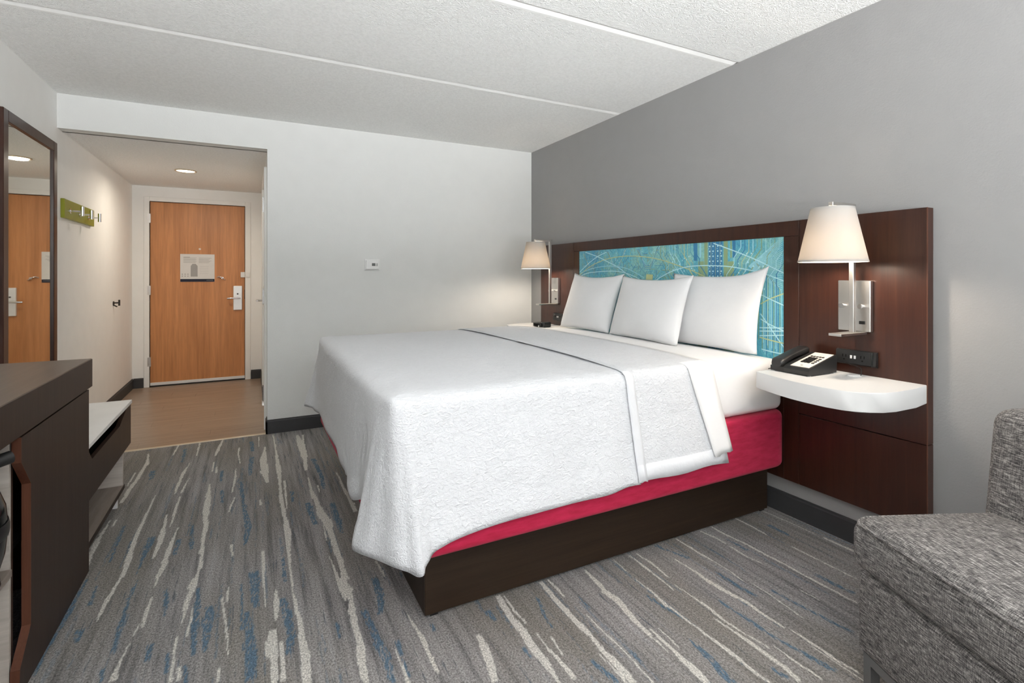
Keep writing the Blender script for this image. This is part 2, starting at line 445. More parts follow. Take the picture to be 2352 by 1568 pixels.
BLUE=[
[(-0.417,2.59,6),(-0.417,2.7,12),(-0.417,2.81,31),(-0.409,2.92,27)],
[(-0.4,2.09,11),(-0.407,2.23,12),(-0.409,2.31,11),(-0.411,2.4,14),(-0.406,2.53,8)],
[(-0.275,2.23,5),(-0.283,2.32,19),(-0.293,2.4,13)],
[(-0.293,1.99,18),(-0.295,2.07,18)],
[(0.017,2.13,21),(0.015,2.27,38),(0.01,2.38,44)],
[(-0.001,1.75,29),(0.003,1.86,36),(-0.004,1.99,29),(-0.012,2.11,15)],
[(-0.134,1.95,14),(-0.135,2.1,29),(-0.131,2.21,36)],
[(-0.164,1.95,14),(-0.174,2.12,22),(-0.182,2.35,17)],
[(-0.024,2.64,13),(-0.009,2.83,28),(-0.028,3.03,19),(-0.048,3.45,17)],
[(-0.235,2.69,7),(-0.24,2.78,17),(-0.254,2.97,11)],
[(-0.297,2.69,18),(-0.294,2.83,19)],
[(-0.138,3.19,15),(-0.146,3.37,16)],
[(-0.534,3.75,17),(-0.546,3.9,35)],
[(0.012,4.03,23),(0.007,4.26,25)],
[(-0.003,3.56,17),(0.007,3.89,29)],
[(-0.521,2.21,15),(-0.525,2.27,25)],
[(-0.537,2.76,8),(-0.543,2.94,13),(-0.55,3.11,9)],
[(-0.592,2.08,17),(-0.598,2.18,13),(-0.594,2.36,20),(-0.589,2.63,11)],
[(-0.533,2.43,16),(-0.541,2.55,9)],
[(-0.401,1.95,8),(-0.41,2,13)],
[(-0.156,3.5,8),(-0.161,3.7,17)],
[(-0.399,4.01,18),(-0.408,4.29,20)],
[(-0.232,1.91,11),(-0.237,1.99,11)],
[(-0.173,1.83,11),(-0.182,1.91,9)],
[(-0.028,2.02,12),(-0.032,2.3,8)],
[(0.108,1.82,14),(0.124,1.92,29),(0.12,2.02,30),(0.104,2.13,21)],
[(0.384,1.54,17),(0.386,1.66,32),(0.379,1.74,24),(0.373,1.84,25),(0.372,1.92,20)],
[(0.43,1.52,13),(0.43,1.61,13),(0.434,1.7,19)],
[(0.416,1.88,20),(0.448,2,33),(0.447,2.11,23)],
[(0.386,2.55,13),(0.391,2.69,28),(0.391,2.91,18)],
[(0.282,2.71,21),(0.277,2.97,31)],
[(0.123,2.26,11),(0.126,2.44,14)],
[(0.27,1.82,10),(0.271,1.9,10)],
[(0.376,3.13,16),(0.386,3.36,26),(0.372,3.67,28)],
[(0.565,1.7,10),(0.566,1.73,15)],
[(0.203,3.03,12),(0.208,3.17,19)],
[(0.935,1.53,10),(0.944,1.6,11),(0.97,1.69,11)],
[(1.113,1.56,13),(1.113,1.62,8)],
[(1.695,1.63,19),(1.668,1.69,15),(1.642,1.77,20)],
[(1.727,1.31,11),(1.713,1.39,18),(1.716,1.49,12)],
[(1.848,1.03,10),(1.835,1.08,16),(1.818,1.22,13),(1.808,1.31,11)],
[(2.075,1.15,17),(2.066,1.22,23),(2.062,1.29,18)],
[(1.973,1.56,15),(1.972,1.66,13)],
[(2.262,1.56,14),(2.265,1.65,21)],
[(1.377,1.36,5),(1.364,1.43,16),(1.35,1.5,16)],
[(1.617,0.95,23),(1.599,1.05,18),(1.583,1.12,14),(1.579,1.25,16),(1.574,1.35,11)],
[(0.984,1.23,13),(0.98,1.27,18),(0.967,1.33,14)],
[(1.294,1.07,22),(1.297,1.11,26),(1.311,1.19,19),(1.315,1.26,10)],
[(1.458,1,26),(1.452,1.04,14)],
[(0.778,1.65,11),(0.77,1.7,16)],
[(0.804,1.44,9),(0.802,1.48,14)],
[(1.101,1.26,9),(1.106,1.31,15)]]
ARCS=[('w',[(3.519,1.256),(3.410,1.317),(3.280,1.375),(3.158,1.407)]),
('y',[(3.519,1.232),(3.370,1.301),(3.182,1.350),(2.997,1.368),(2.847,1.367),(2.698,1.354),(2.559,1.330),(2.430,1.296),(2.309,1.261),(2.174,1.212)]),
('w',[(3.437,1.418),(3.268,1.375),(3.146,1.334),(3.019,1.289),(2.889,1.225),(2.847,1.204)]),
('w',[(3.519,1.220),(3.410,1.247),(3.268,1.258),(3.087,1.262),(2.953,1.251),(2.847,1.225),(2.786,1.205)]),
('g',[(3.505,1.248),(3.357,1.282),(3.182,1.300),(3.041,1.296),(2.910,1.277),(2.766,1.225),(2.737,1.212)]),
('c',[(2.632,1.193),(2.559,1.225),(2.472,1.257),(2.349,1.283),(2.233,1.289),(2.125,1.287),(2.023,1.280),(1.908,1.262),(1.836,1.247),(1.779,1.232),(1.691,1.202)]),
('c',[(2.139,1.419),(1.990,1.367),(1.866,1.320),(1.779,1.282),(1.690,1.242)]),
('y',[(1.825,1.078),(1.768,1.108),(1.690,1.138)]),
('c',[(1.825,1.129),(1.768,1.106),(1.690,1.077)]),
('c',[(1.825,1.026),(1.785,0.978),(1.740,0.922),(1.690,0.863)]),
('c',[(1.825,0.998),(1.773,0.974),(1.690,0.947)]),
('c',[(1.831,0.951),(1.690,0.962)]),
('c',[(1.831,0.933),(1.690,0.946)]),
('c',[(1.831,0.908),(1.690,0.925)]),
('y',[(1.831,0.900),(1.757,0.890),(1.690,0.883)]),
('c',[(1.819,0.838),(1.751,0.831),(1.690,0.828)]),
]

# ------------------------------------------------------------------ the setting
XL, XR = -1.14, 2.46          # left and headboard wall
YF, YB = 4.42, -2.4           # wall with the thermostat, window wall
ZC, ZH = 2.44, 2.21           # room and hallway ceiling
XH = 0.115                    # right side of the hallway
YE = 6.85                     # end of the hallway
WT = 0.12

def structure(name, bm, mat, smooth=False, parent=None, label=None):
    o = obj(name, bm, mat, parent, smooth)
    if parent is None: o['kind'] = 'structure'
    if label: o['label'] = label
    return o

# carpet with woven streaks
def carpet():
    rng = np.random.default_rng(11)
    xs = np.concatenate([np.arange(XL, -0.72, 0.03), np.arange(-0.72, XR, 0.0042), [XR]])
    ys = np.concatenate([np.arange(YB, 0.9, 0.05), np.arange(0.9, YF, 0.0125), [YF]])
    nx, ny = len(xs), len(ys)
    cream = np.zeros((ny, nx), np.float32); blue = np.zeros((ny, nx), np.float32)
    def paint(dst, pts, wmul, hole, soft, strength=1.0):
        p = np.array(pts, float)
        if len(p) == 1: return
        y0, y1 = p[0, 1], p[-1, 1]
        r0, r1 = np.searchsorted(ys, [y0, y1])
        jl = jr = 0.0
        for r in range(r0, min(r1 + 1, ny)):
            y = ys[r]
            xc = np.interp(y, p[:, 1], p[:, 0]); w = np.interp(y, p[:, 1], p[:, 2]) / 1000 * wmul
            if rng.random() < 0.22: jl = rng.normal(0, 0.08) * w + rng.normal(0, 0.0008)
            if rng.random() < 0.22: jr = rng.normal(0, 0.08) * w + rng.normal(0, 0.0008)
            w = max(w, 0.0045)
            m = (xs >= xc - w / 2 + jl) & (xs <= xc + w / 2 + jr)
            if not m.any(): m[np.argmin(abs(xs - xc))] = True
            if hole: m &= rng.random(nx) > hole
            dst[r, m] = np.maximum(dst[r, m], strength)
    for s in BLUE: paint(blue, s, 1.0, 0.22, 0, 0.85)
    for s in CREAM: paint(cream, s, 1.0, 0.0, 0)
    # fainter random blue and brown-grey dashes between them
    for _ in range(260):
        x = rng.uniform(-0.7, XR); y = rng.uniform(0.9, YF); L = rng.uniform(0.08, 0.5); w = rng.uniform(4, 16)
        paint(blue, [(x, y, w * .5), (x + rng.normal(0, .004), y + L * .5, w), (x, y + L, w * .4)], 1.0, 0.25, 0, rng.uniform(0.25, 0.55))
    for _ in range(30):     # streaks on carpet nearer than the frame
        x = rng.uniform(XL, XR); y = rng.uniform(YB, 0.9); w = rng.uniform(8, 30)
        paint(cream, [(x, y, w * .4), (x, y + .4, w), (x, y + .8, w * .4)], 1.0, 0, 0)
    gx, gy = np.meshgrid(xs, ys)
    co = np.stack([gx, gy, np.zeros_like(gx)], -1).reshape(-1, 3).astype(np.float32)
    i = np.arange(nx * ny).reshape(ny, nx)
    q = np.stack([i[:-1, :-1], i[:-1, 1:], i[1:, 1:], i[1:, :-1]], -1).reshape(-1, 4)
    me = bpy.data.meshes.new('floor')
    me.vertices.add(len(co)); me.vertices.foreach_set('co', co.ravel())
    me.loops.add(q.size); me.loops.foreach_set('vertex_index', q.ravel().astype(np.int32))
    me.polygons.add(len(q)); me.polygons.foreach_set('loop_start', np.arange(0, q.size, 4, dtype=np.int32))
    me.update(calc_edges=True)
    a = me.color_attributes.new('weave', 'FLOAT_COLOR', 'POINT')
    c = np.zeros((nx * ny, 4), np.float32); c[:, 0] = cream.ravel(); c[:, 1] = blue.ravel(); c[:, 3] = 1
    a.data.foreach_set('color', c.ravel())
    me.materials.append(M['carpet'])
    o = link('floor', me); o['kind'] = 'structure'
    o['label'] = 'grey carpet with cream and blue streaks'
carpet()

# hallway floor: wood-look planks across the hall
fh = struct_root('floor_hall', ((XL + XH) / 2, (YF + YE) / 2, -0.02), 'brown wood look plank floor of the entry hall')
obj('subfloor', bx(XL, XH, YF, YE + 0.1, -0.03, -0.004), M['grey_wood'], fh)
random.seed(5)
y = YF + 0.024
row = 0
while y < YE + 0.08:
    y1 = min(y + 0.152, YE + 0.1)
    cuts = [XL, XL + [0.42, 0.86, 0.2, 0.64][row % 4], XH]
    for a, b in zip(cuts, cuts[1:]):
        obj('plank', bx(a + 0.0006, b - 0.0006, y + 0.0006, y1 - 0.0006, -0.004, random.uniform(0.0, 0.0005)), M['hall_plank'], fh)
    y = y1; row += 1
structure('trim_1', prism(B(), [(YF - 0.004, 0.0), (YF + 0.0, 0.006), (YF + 0.02, 0.006), (YF + 0.026, 0.0)], XL, XH - 0.0, 0), M['brass_strip'], label='pale metal strip between carpet and plank floor')

# ceiling with the joints of its slabs
prof = [(YB, ZC)]
for yj in (-2.1, -1.07, -0.05, 0.97, 2.0, 3.03):
    prof += [(yj, ZC), (yj + 0.002, ZC + 0.0065), (yj + 0.012, ZC + 0.0070)]
    prof += [(yj + 0.052, ZC)]
prof += [(YF + WT, ZC), (YF + WT, ZC + 0.08), (YB - WT, ZC + 0.08), (YB - WT, ZC)]
ce = structure('ceiling', prism(B(), prof, XL - WT, XR + WT, 0), M['ceiling_popcorn'], label='white popcorn textured ceiling with straight joints')
for yj in (0.97, 2.0, 3.03):
    obj('joint', prism(B(), [(yj + 0.006, ZC + 0.0065), (yj + 0.042, ZC - 0.0008), (yj + 0.058, ZC - 0.0006), (yj + 0.058, ZC + 0.004), (yj + 0.006, ZC + 0.012)], XL, XR, 0), M['ceiling_joint'], ce)
structure('ceiling_hall', bx(XL - WT, XH + WT, YF + 0.1, YE + WT, ZH, ZH + 0.1), M['ceiling_popcorn'])

# walls
structure('wall_left', bx(XL - WT, XL, YB - WT, YE + WT, -0.03, ZC), M['wall_hall'])
structure('wall_right', bx(XR, XR + WT, YB - WT, YF + WT, -0.03, ZC), M['wall_grey'])
structure('wall_far', prism(B(), [(XL, ZH), (XH, ZH), (XH, -0.03), (XR, -0.03), (XR, ZC), (XL, ZC)], YF, YF + WT, 1), M['wall_white'])
# hallway right wall with the opening of the bathroom door
D2a, D2b = 4.60, 5.40
w = prism(B(), [(YF + WT, -0.03), (D2a, -0.03), (D2a, 2.045), (D2b, 2.045), (D2b, -0.03), (YE + WT, -0.03), (YE + WT, ZH), (YF + WT, ZH)], XH, XH + WT, 0)
structure('wall_hall_right', w, M['wall_hall'])
# wall at the end of the hallway
DX0, DX1, DZ = -0.985, -0.058, 2.045
w = prism(B(), [(XL, -0.03), (DX0, -0.03), (DX0, DZ), (DX1, DZ), (DX1, -0.03), (XH + WT, -0.03), (XH + WT, ZH), (XL, ZH)], YE, YE + WT, 1)
structure('wall_hall_end', w, M['trim_white'])
# window wall behind the camera
wb = B()
box(wb, XL, XR, YB - WT, YB, -0.03, 0.62); box(wb, XL, XR, YB - WT, YB, 2.40, ZC)
box(wb, XL, -0.95, YB - WT, YB, 0.62, 2.40); box(wb, 2.28, XR, YB - WT, YB, 0.62, 2.40)
structure('wall_back', wb, M['wall_white'])
wn = struct_root('window_1', (0.75, YB - 0.06, 0.62), 'wide white framed window')
fr = B()
for a in ((-0.95, -0.90, 0.62, 2.40), (2.23, 2.28, 0.62, 2.40), (-0.90, 2.23, 0.62, 0.67), (-0.90, 2.23, 2.35, 2.40)):
    box(fr, a[0], a[1], YB - 0.09, YB - 0.03, a[2], a[3])
obj('window_frame', fr, M['trim_white'], wn)
obj('mullion', bx(0.73, 0.77, YB - 0.08, YB - 0.04, 0.67, 2.35), M['trim_white'], wn)
obj('window_sill', bx(-0.99, 2.32, YB - 0.02, YB + 0.05, 0.595, 0.62, 0.004), M['trim_white'], wn)

# baseboards with a small cap lip
def base_run(name, p0, p1, nrm):
    """p0->p1 run on the wall face, nrm = unit vector into the room"""
    b = B()
    pf = [(0, 0), (0.011, 0), (0.011, 0.094), (0.006, 0.100), (0.006, 0.108), (0, 0.108)]
    A = [b.verts.new((p0[0] + nrm[0] * d, p0[1] + nrm[1] * d, z)) for d, z in pf]
    C = [b.verts.new((p1[0] + nrm[0] * d, p1[1] + nrm[1] * d, z)) for d, z in pf]
    b.faces.new(A); b.faces.new(C[::-1])
    for i in range(len(pf)):
        b.faces.new((A[i], A[(i + 1) % len(pf)], C[(i + 1) % len(pf)], C[i]))
    structure(name, b, M['baseboard_grey'])
base_run('baseboard_far', (XH - 0.011, YF), (XR, YF), (0, -1))
base_run('baseboard_right', (XR, YB), (XR, YF - 0.011), (-1, 0))
base_run('baseboard_left', (XL, YB), (XL, YE), (1, 0))
base_run('baseboard_back', (XL + 0.011, YB), (XR - 0.011, YB), (0, 1))
base_run('baseboard_hall_corner', (XH, YF - 0.011), (XH, D2a - 0.07), (-1, 0))
base_run('baseboard_hall_right', (XH, D2b + 0.07), (XH, YE - 0.011), (-1, 0))
base_run('baseboard_hall_end', (XL + 0.011, YE), (-1.04, YE), (0, -1))
base_run('baseboard_hall_end_right', (0.004, YE), (XH, YE), (0, -1))

# entry door
d1 = struct_root('door_1', ((DX0 + DX1) / 2, YE, 0), 'orange brown wooden entry door in a white frame')
fr = B()
box(fr, -1.036, DX0, YE - 0.012, YE + 0.10, 0, 2.095, 0.003, 1); box(fr, DX1, 0.0, YE - 0.012, YE + 0.10, 0, 2.095, 0.003, 1)
box(fr, DX0, DX1, YE - 0.012, YE + 0.10, DZ, 2.095, 0.003, 1)
obj('door_frame', fr, M['trim_white'], d1)
lf = obj('door_leaf', bx(DX0 + 0.004, DX1 - 0.004, YE + 0.012, YE + 0.056, 0.045, DZ - 0.004, 0.002, 1), M['oak_door'], d1)
obj('door_sweep', bx(DX0 + 0.004, DX1 - 0.004, YE + 0.004, YE + 0.05, 0.014, 0.046, 0.002, 1), M['white_plastic'], d1)
obj('threshold', bx(DX0, DX1, YE - 0.01, YE + 0.09, 0.0005, 0.010), M['dark_metal'], d1)
obj('shadow_gap', bx(DX0, DX1, YE + 0.06, YE + 0.10, 0.0, DZ), M['black_void'], d1)
for z in (1.856, 1.065, 0.28):
    h = B(); cyl(h, (DX0 - 0.003, YE + 0.002, z - 0.055), (DX0 - 0.003, YE + 0.002, z + 0.055), 0.008, n=12)
    box(h, DX0 - 0.018, DX0 + 0.012, YE - 0.0135, YE + 0.012, z - 0.05, z + 0.05)
    obj('hinge', h, M['brushed_nickel'], d1, smooth=True)
lk = obj('lock_plate', bx(-0.181, -0.088, YE - 0.012, YE + 0.012, 0.822, 1.106, 0.006, 2), M['satin_silver'], d1)
lv = B(); cyl(lv, (-0.115, YE - 0.012, 0.965), (-0.115, YE - 0.055, 0.965), 0.013, n=14)
tube(lv, [(-0.105, YE - 0.052, 0.965), (-0.16, YE - 0.055, 0.965), (-0.21, YE - 0.056, 0.963), (-0.240, YE - 0.050, 0.961)], 0.011, 12)
obj('lever', lv, M['chrome'], lk, smooth=True)
obj('keyhole', cyl(B(), (-0.135, YE - 0.0125, 1.012), (-0.135, YE - 0.016, 1.012), 0.009, n=14), M['dark_metal'], lk)
obj('peephole', cyl(B(), (-0.515, YE + 0.013, 1.529), (-0.515, YE + 0.006, 1.529), 0.011, n=16), M['faceplate_cream'], d1)
g = B(); box(g, -0.104, -0.060, YE - 0.004, YE + 0.013, 1.205, 1.268, 0.002, 1); box(g, -0.050, -0.010, YE - 0.026, YE - 0.011, 1.208, 1.262, 0.002, 1)
cyl(g, (-0.058, YE - 0.012, 1.236), (-0.045, YE - 0.014, 1.236), 0.006)
obj('door_guard', g, M['white_plastic'], d1)
obj('latch', bx(DX1 - 0.008, DX1 + 0.002, YE + 0.006, YE + 0.03, 0.95, 1.06), M['dark_metal'], d1)
lb = B(); tube(lb, [(-0.345, YE + 0.010, 1.205), (-0.325, YE - 0.006, 1.215), (-0.295, YE - 0.014, 1.205), (-0.275, YE - 0.008, 1.185), (-0.262, YE + 0.010, 1.178)], 0.006, 8)
cyl(lb, (-0.290, YE + 0.012, 1.20), (-0.290, YE - 0.010, 1.20), 0.011, n=12)
obj('swing_latch', lb, M['chrome'], d1, smooth=True)
# notice on the door
sg = thing('evacuation_notice', 'white printed notice with a navy bottom band on entry door', 'sign', (-0.536, YE + 0.0115, 1.155))
obj('panel', bx(-0.703, -0.369, YE + 0.0065, YE + 0.0115, 1.156, 1.470, 0.001, 1), M['paper_white'], sg)
obj('navy_band', bx(-0.702, -0.370, YE + 0.0058, YE + 0.0066, 1.157, 1.188), M['print_navy'], sg)
pr = B()
box(pr, -0.672, -0.61, YE + 0.0060, YE + 0.0067, 1.432, 1.438)
for k in range(6):
    box(pr, -0.672, -0.545 - 0.01 * (k % 2), YE + 0.0060, YE + 0.0067, 1.4245 - k * 0.0105, 1.428 - k * 0.0105)
    box(pr, -0.525, -0.40 - 0.013 * (k % 3), YE + 0.0060, YE + 0.0067, 1.4245 - k * 0.0105, 1.428 - k * 0.0105)
for k in range(3):
    for m_ in range(2):
        box(pr, -0.688 + k * 0.027, -0.678 + k * 0.027, YE + 0.0060, YE + 0.0067, 1.215 + m_ * 0.022, 1.226 + m_ * 0.022)
prism(pr, [(-0.603, 1.215), (-0.536, 1.215), (-0.536, 1.335), (-0.555, 1.36), (-0.585, 1.36), (-0.603, 1.335)], YE + 0.0060, YE + 0.0067, 1)
box(pr, -0.45, -0.382, YE + 0.0056, YE + 0.0059, 1.171, 1.1745)
for k in range(5): box(pr, -0.515, -0.43, YE + 0.0060, YE + 0.0067, 1.25 + k * 0.02, 1.2515 + k * 0.02)
obj('print', pr, M['print_grey'], sg, kind='stuff')

# bathroom door seen edge-on in the hallway's right wall
d2 = struct_root('door_2', (XH, 5.0, 0), 'white framed bathroom door in the hallway')
fr = B()
box(fr, XH - 0.02, XH + 0.09, D2a - 0.055, D2a + 0.012, 0, 2.095, 0.003, 1); box(fr, XH - 0.02, XH + 0.09, D2b - 0.012, D2b + 0.055, 0, 2.095, 0.003, 1)
box(fr, XH - 0.02, XH + 0.09, D2a + 0.012, D2b - 0.012, 2.035, 2.095, 0.003, 1)
obj('door_frame', fr, M['trim_white'], d2)
obj('door_leaf', bx(XH + 0.004, XH + 0.045, D2a + 0.014, D2b - 0.014, 0.012, 2.032, 0.002, 1), M['trim_white'], d2)
for z in (1.80, 1.06, 0.28):
    h = B(); cyl(h, (XH - 0.026, D2a + 0.010, z - 0.055), (XH - 0.026, D2a + 0.010, z + 0.055), 0.008, n=12)
    cyl(h, (XH - 0.026, D2a + 0.010, z - 0.065), (XH - 0.026, D2a + 0.010, z + 0.065), 0.005, n=10)
    box(h, XH - 0.03, XH - 0.003, D2a + 0.004, D2a + 0.036, z - 0.052, z + 0.052)
    obj('hinge', h, M['chrome'], d2, smooth=True)
hp = obj('handle_plate', bx(XH - 0.008, XH + 0.004, 5.26, 5.31, 0.94, 1.135, 0.002, 1), M['brushed_nickel'], d2)
lv = B(); cyl(lv, (XH - 0.008, 5.285, 1.0), (XH - 0.07, 5.285, 1.0), 0.010, n=12); tube(lv, [(XH - 0.064, 5.29, 1.0), (XH - 0.066, 5.23, 1.0), (XH - 0.064, 5.17, 0.999)], 0.009, 10)
obj('lever', lv, M['brushed_nickel'], hp, smooth=True)

# recessed downlight in the hallway ceiling
dl = thing('recessed_downlight', 'round recessed downlight glowing in the hallway ceiling', 'ceiling light', (-0.54, 5.69, ZH))
obj('trim_ring', lathe(B(), [(0.088, ZH + 0.002), (0.090, ZH - 0.006), (0.082, ZH - 0.009), (0.074, ZH - 0.004), (0.074, ZH + 0.001)], (-0.54, 5.69), 40, True), M['brass_strip'], dl, smooth=True)
obj('lens', lathe(B(), [(0.0005, ZH - 0.0050), (0.074, ZH - 0.0035), (0.074, ZH - 0.0005), (0.0005, ZH - 0.0006)], (-0.54, 5.69), 40), M['downlight_glow'], dl)
ld = bpy.data.lights.new('downlight_lamp', 'AREA'); ld.shape = 'DISK'; ld.size = 0.13; ld.energy = 7.2; ld.spread = math.radians(165); ld.color = (1.0, 0.89, 0.74)
lo = bpy.data.objects.new('downlight_lamp', ld); lo.location = (0, 0, -0.014); lo.parent = dl; COL.objects.link(lo)

# thermostat
th = thing('thermostat', 'small white thermostat with a grey display on the white wall', 'thermostat', (0.915, YF, 1.275))
obj('housing', bx(0.851, 0.978, YF - 0.006, YF, 1.272, 1.366, 0.002, 1), M['white_plastic'], th)
obj('body', bx(0.860, 0.968, YF - 0.024, YF - 0.006, 1.281, 1.357, 0.004, 2), M['white_plastic'], th)
obj('display', bx(0.908, 0.937, YF - 0.0248, YF - 0.0236, 1.309, 1.333), M['screen_grey'], th)
obj('button', bx(0.945, 0.955, YF - 0.0265, YF - 0.0236, 1.308, 1.332, 0.001, 1), M['print_grey'], th)

# tall mirror on the left wall
MX = XL
mr = thing('wall_mirror', 'tall mirror in a dark brown wooden frame on the left wall', 'mirror', (MX, 3.94, 0.46))
y0, y1, z0, z1, fw = 3.525, 4.345, 0.46, 2.092, 0.062
for (a, b, c, d_) in ((y0, y0 + fw, z0, z1), (y1 - fw, y1, z0, z1), (y0 + fw, y1 - fw, z1 - fw, z1), (y0 + fw, y1 - fw, z0, z0 + fw)):
    f_ = B(); box(f_, MX + 0.001, MX + 0.022, a, b, c, d_, 0.003, 1)
    obj('frame_rail', f_, M['mahogany'], mr)
obj('frame_backing', bx(MX + 0.0005, MX + 0.006, y0 + 0.01, y1 - 0.01, z0 + 0.01, z1 - 0.01), M['espresso'], mr)
obj('glass', bx(MX + 0.0061, MX + 0.011, y0 + fw - 0.003, y1 - fw + 0.003, z0 + fw - 0.003, z1 - fw + 0.003), M['mirror_glass'], mr)

# lime coat rack with pegs
rk = thing('coat_rack', 'lime green board with metal pegs on the hallway wall', 'coat rack', (XL, 4.86, 1.62))
obj('board', bx(XL, XL + 0.022, 4.49, 5.23, 1.622, 1.752, 0.002, 1), M['lime_green'], rk)
for yp in (4.60, 4.83, 5.06):
    p = B(); zc = 1.678
    cyl(p, (XL + 0.022, yp, zc), (XL + 0.027, yp, zc), 0.019, n=18)
    cyl(p, (XL + 0.027, yp, zc), (XL + 0.085, yp, zc), 0.0055, n=12)
    cyl(p, (XL + 0.092, yp, zc - 0.031), (XL + 0.092, yp, zc + 0.034), 0.0115, n=18)
    obj('peg', p, M['chrome'], rk, smooth=True)
# small door stop / robe hook by the door
hk = thing('wall_door_stop', 'small dark metal door stop on the hallway wall', 'door stop', (XL, 5.99, 0.965))
obj('plate', cyl(B(), (XL, 5.99, 0.966), (XL + 0.006, 5.99, 0.966), 0.022, n=18), M['dark_metal'], hk)
b = B(); cyl(b, (XL + 0.006, 5.99, 0.972), (XL + 0.05, 5.99, 0.972), 0.007, n=12); cyl(b, (XL + 0.045, 5.99, 0.945), (XL + 0.045, 5.99, 1.0), 0.008, n=12)
cyl(b, (XL + 0.006, 5.99, 0.95), (XL + 0.03, 5.99, 0.935), 0.006, n=10)
obj('hook', b, M['dark_metal'], hk, smooth=True)

# ------------------------------------------------------------------ headboard with side panels
HX, HB0, HB1 = 2.412, 1.064, 4.150     # front face, near and far ends
S0, S1 = 1.608, 3.606                  # seams beside the middle section
ZB, ZS, ZT = 0.195, 0.546, 1.505
hb = thing('headboard', 'wide dark mahogany headboard with side panels on the grey wall', 'headboard', (XR, 2.607, ZB))
A0, A1, AZ0, AZ1 = 1.690, 3.525, 0.77, 1.428   # art panel
gap = 0.0015
for a, b in ((HB0, S0 - gap), (S1 + gap, HB1)):
    obj('side_panel', bx(HX, XR - 0.001, a, b, ZS + gap, ZT, 0.0015, 1), M['mahogany'], hb)
    obj('lower_panel', bx(HX, XR - 0.001, a, b, ZB, ZS - gap, 0.0015, 1), M['mahogany'], hb)
obj('top_rail', bx(HX, XR - 0.001, S0, S1, AZ1, ZT, 0.0015, 1), M['mahogany'], hb)
obj('stile', bx(HX, XR - 0.001, S0, A0, ZB, AZ1 - 0.0005, 0.0015, 1), M['mahogany'], hb)
obj('stile', bx(HX, XR - 0.001, A1, S1, ZB, AZ1 - 0.0005, 0.0015, 1), M['mahogany'], hb)
obj('bottom_rail', bx(HX, XR - 0.001, A0, A1, ZB, AZ0, 0.0015, 1), M['mahogany'], hb)
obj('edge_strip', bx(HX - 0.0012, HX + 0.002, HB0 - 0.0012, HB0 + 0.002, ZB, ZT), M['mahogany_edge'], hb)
AX = HX + 0.005
art = obj('art_panel', bx(AX, AX + 0.012, A0, A1, AZ0, AZ1), M['art_teal'], hb, label='teal printed circuit pattern panel')
RIB = [0]
def ribbon(bm, pts, w, lift):
    """flat raised print line on the art panel; pts=(y,z)"""
    P = [Vector((p[0], p[1])) for p in pts]
    L = []; R = []
    RIB[0] += 1
    lf = lift + (RIB[0] % 45) * 0.000009
    for i, p in enumerate(P):
        d = (P[min(i + 1, len(P) - 1)] - P[max(i - 1, 0)])
        if d.length < 1e-6: continue
        d.normalize(); n = Vector((-d.y, d.x)) * (w / 2)
        a, b = p + n, p - n
        c = lambda q: Vector((AX - lf, min(max(q.x, A0 + .001), A1 - .001), min(max(q.y, AZ0 + .001), AZ1 - .001)))
        L.append(bm.verts.new(c(a))); R.append(bm.verts.new(c(b)))
    for i in range(len(L) - 1):
        bm.faces.new((L[i], L[i + 1], R[i + 1], R[i]))
def spline(pts, n=8):
    out = []
    P = [Vector(p) for p in pts]
    if len(P) == 2: return [tuple(p) for p in P]
    for i in range(len(P) - 1):
        p0 = P[max(i - 1, 0)]; p1 = P[i]; p2 = P[i + 1]; p3 = P[min(i + 2, len(P) - 1)]
        for k in range(n):
            s = k / n
            out.append(0.5 * ((2 * p1) + (p2 - p0) * s + (2 * p0 - 5 * p1 + 4 * p2 - p3) * s * s + (3 * p1 - p0 - 3 * p2 + p3) * s ** 3))
    out.append(P[-1])
    return [tuple(p) for p in out]
random.seed(21)
pb = {k: B() for k in ('print_cyan', 'print_pale', 'print_yellow', 'print_olive', 'print_blue')}
keyc = {'w': 'print_cyan', 'c': 'print_cyan', 'y': 'print_yellow', 'g': 'print_pale'}
# chip area in the middle right: columns and dot grid
for (a, b, z0, z1, k) in ((2.255, 2.212, AZ0, 1.315, 'print_olive'), (2.208, 2.183, AZ0, AZ1, 'print_olive'), (2.066, 2.038, AZ0, AZ1, 'print_olive'), (2.036, 1.995, AZ0, 1.31, 'print_olive'),
                          (2.176, 2.074, AZ0, AZ1, 'print_blue'), (2.29, 2.262, 1.32, AZ1, 'print_blue'), (2.005, 1.985, 1.33, AZ1, 'print_blue'), (2.245, 2.232, 1.34, AZ1, 'print_pale'), (2.02, 2.01, 1.33, AZ1, 'print_olive')):
    ribbon(pb[k], [((a + b) / 2, z0), ((a + b) / 2, z1)], abs(a - b), 0.0003)
def dot(y, z, r, k='print_cyan'):
    bm = pb[k]
    vv = [bm.verts.new((AX - 0.0011, y + r * math.cos(i * math.pi / 4), z + r * math.sin(i * math.pi / 4))) for i in range(8)]
    bm.faces.new(vv)
for i, y in enumerate((2.167, 2.142, 2.108, 2.083)):
    for j in range(16):
        dot(y, 1.402 - j * 0.0295, 0.0055)
        if j % 2 == i % 2: dot(y + 0.004, 1.388 - j * 0.0295, 0.003)
for y in (2.158, 2.125, 2.093):
    ribbon(pb['print_yellow'], [(y, AZ0), (y, AZ1)], 0.002, 0.0004)
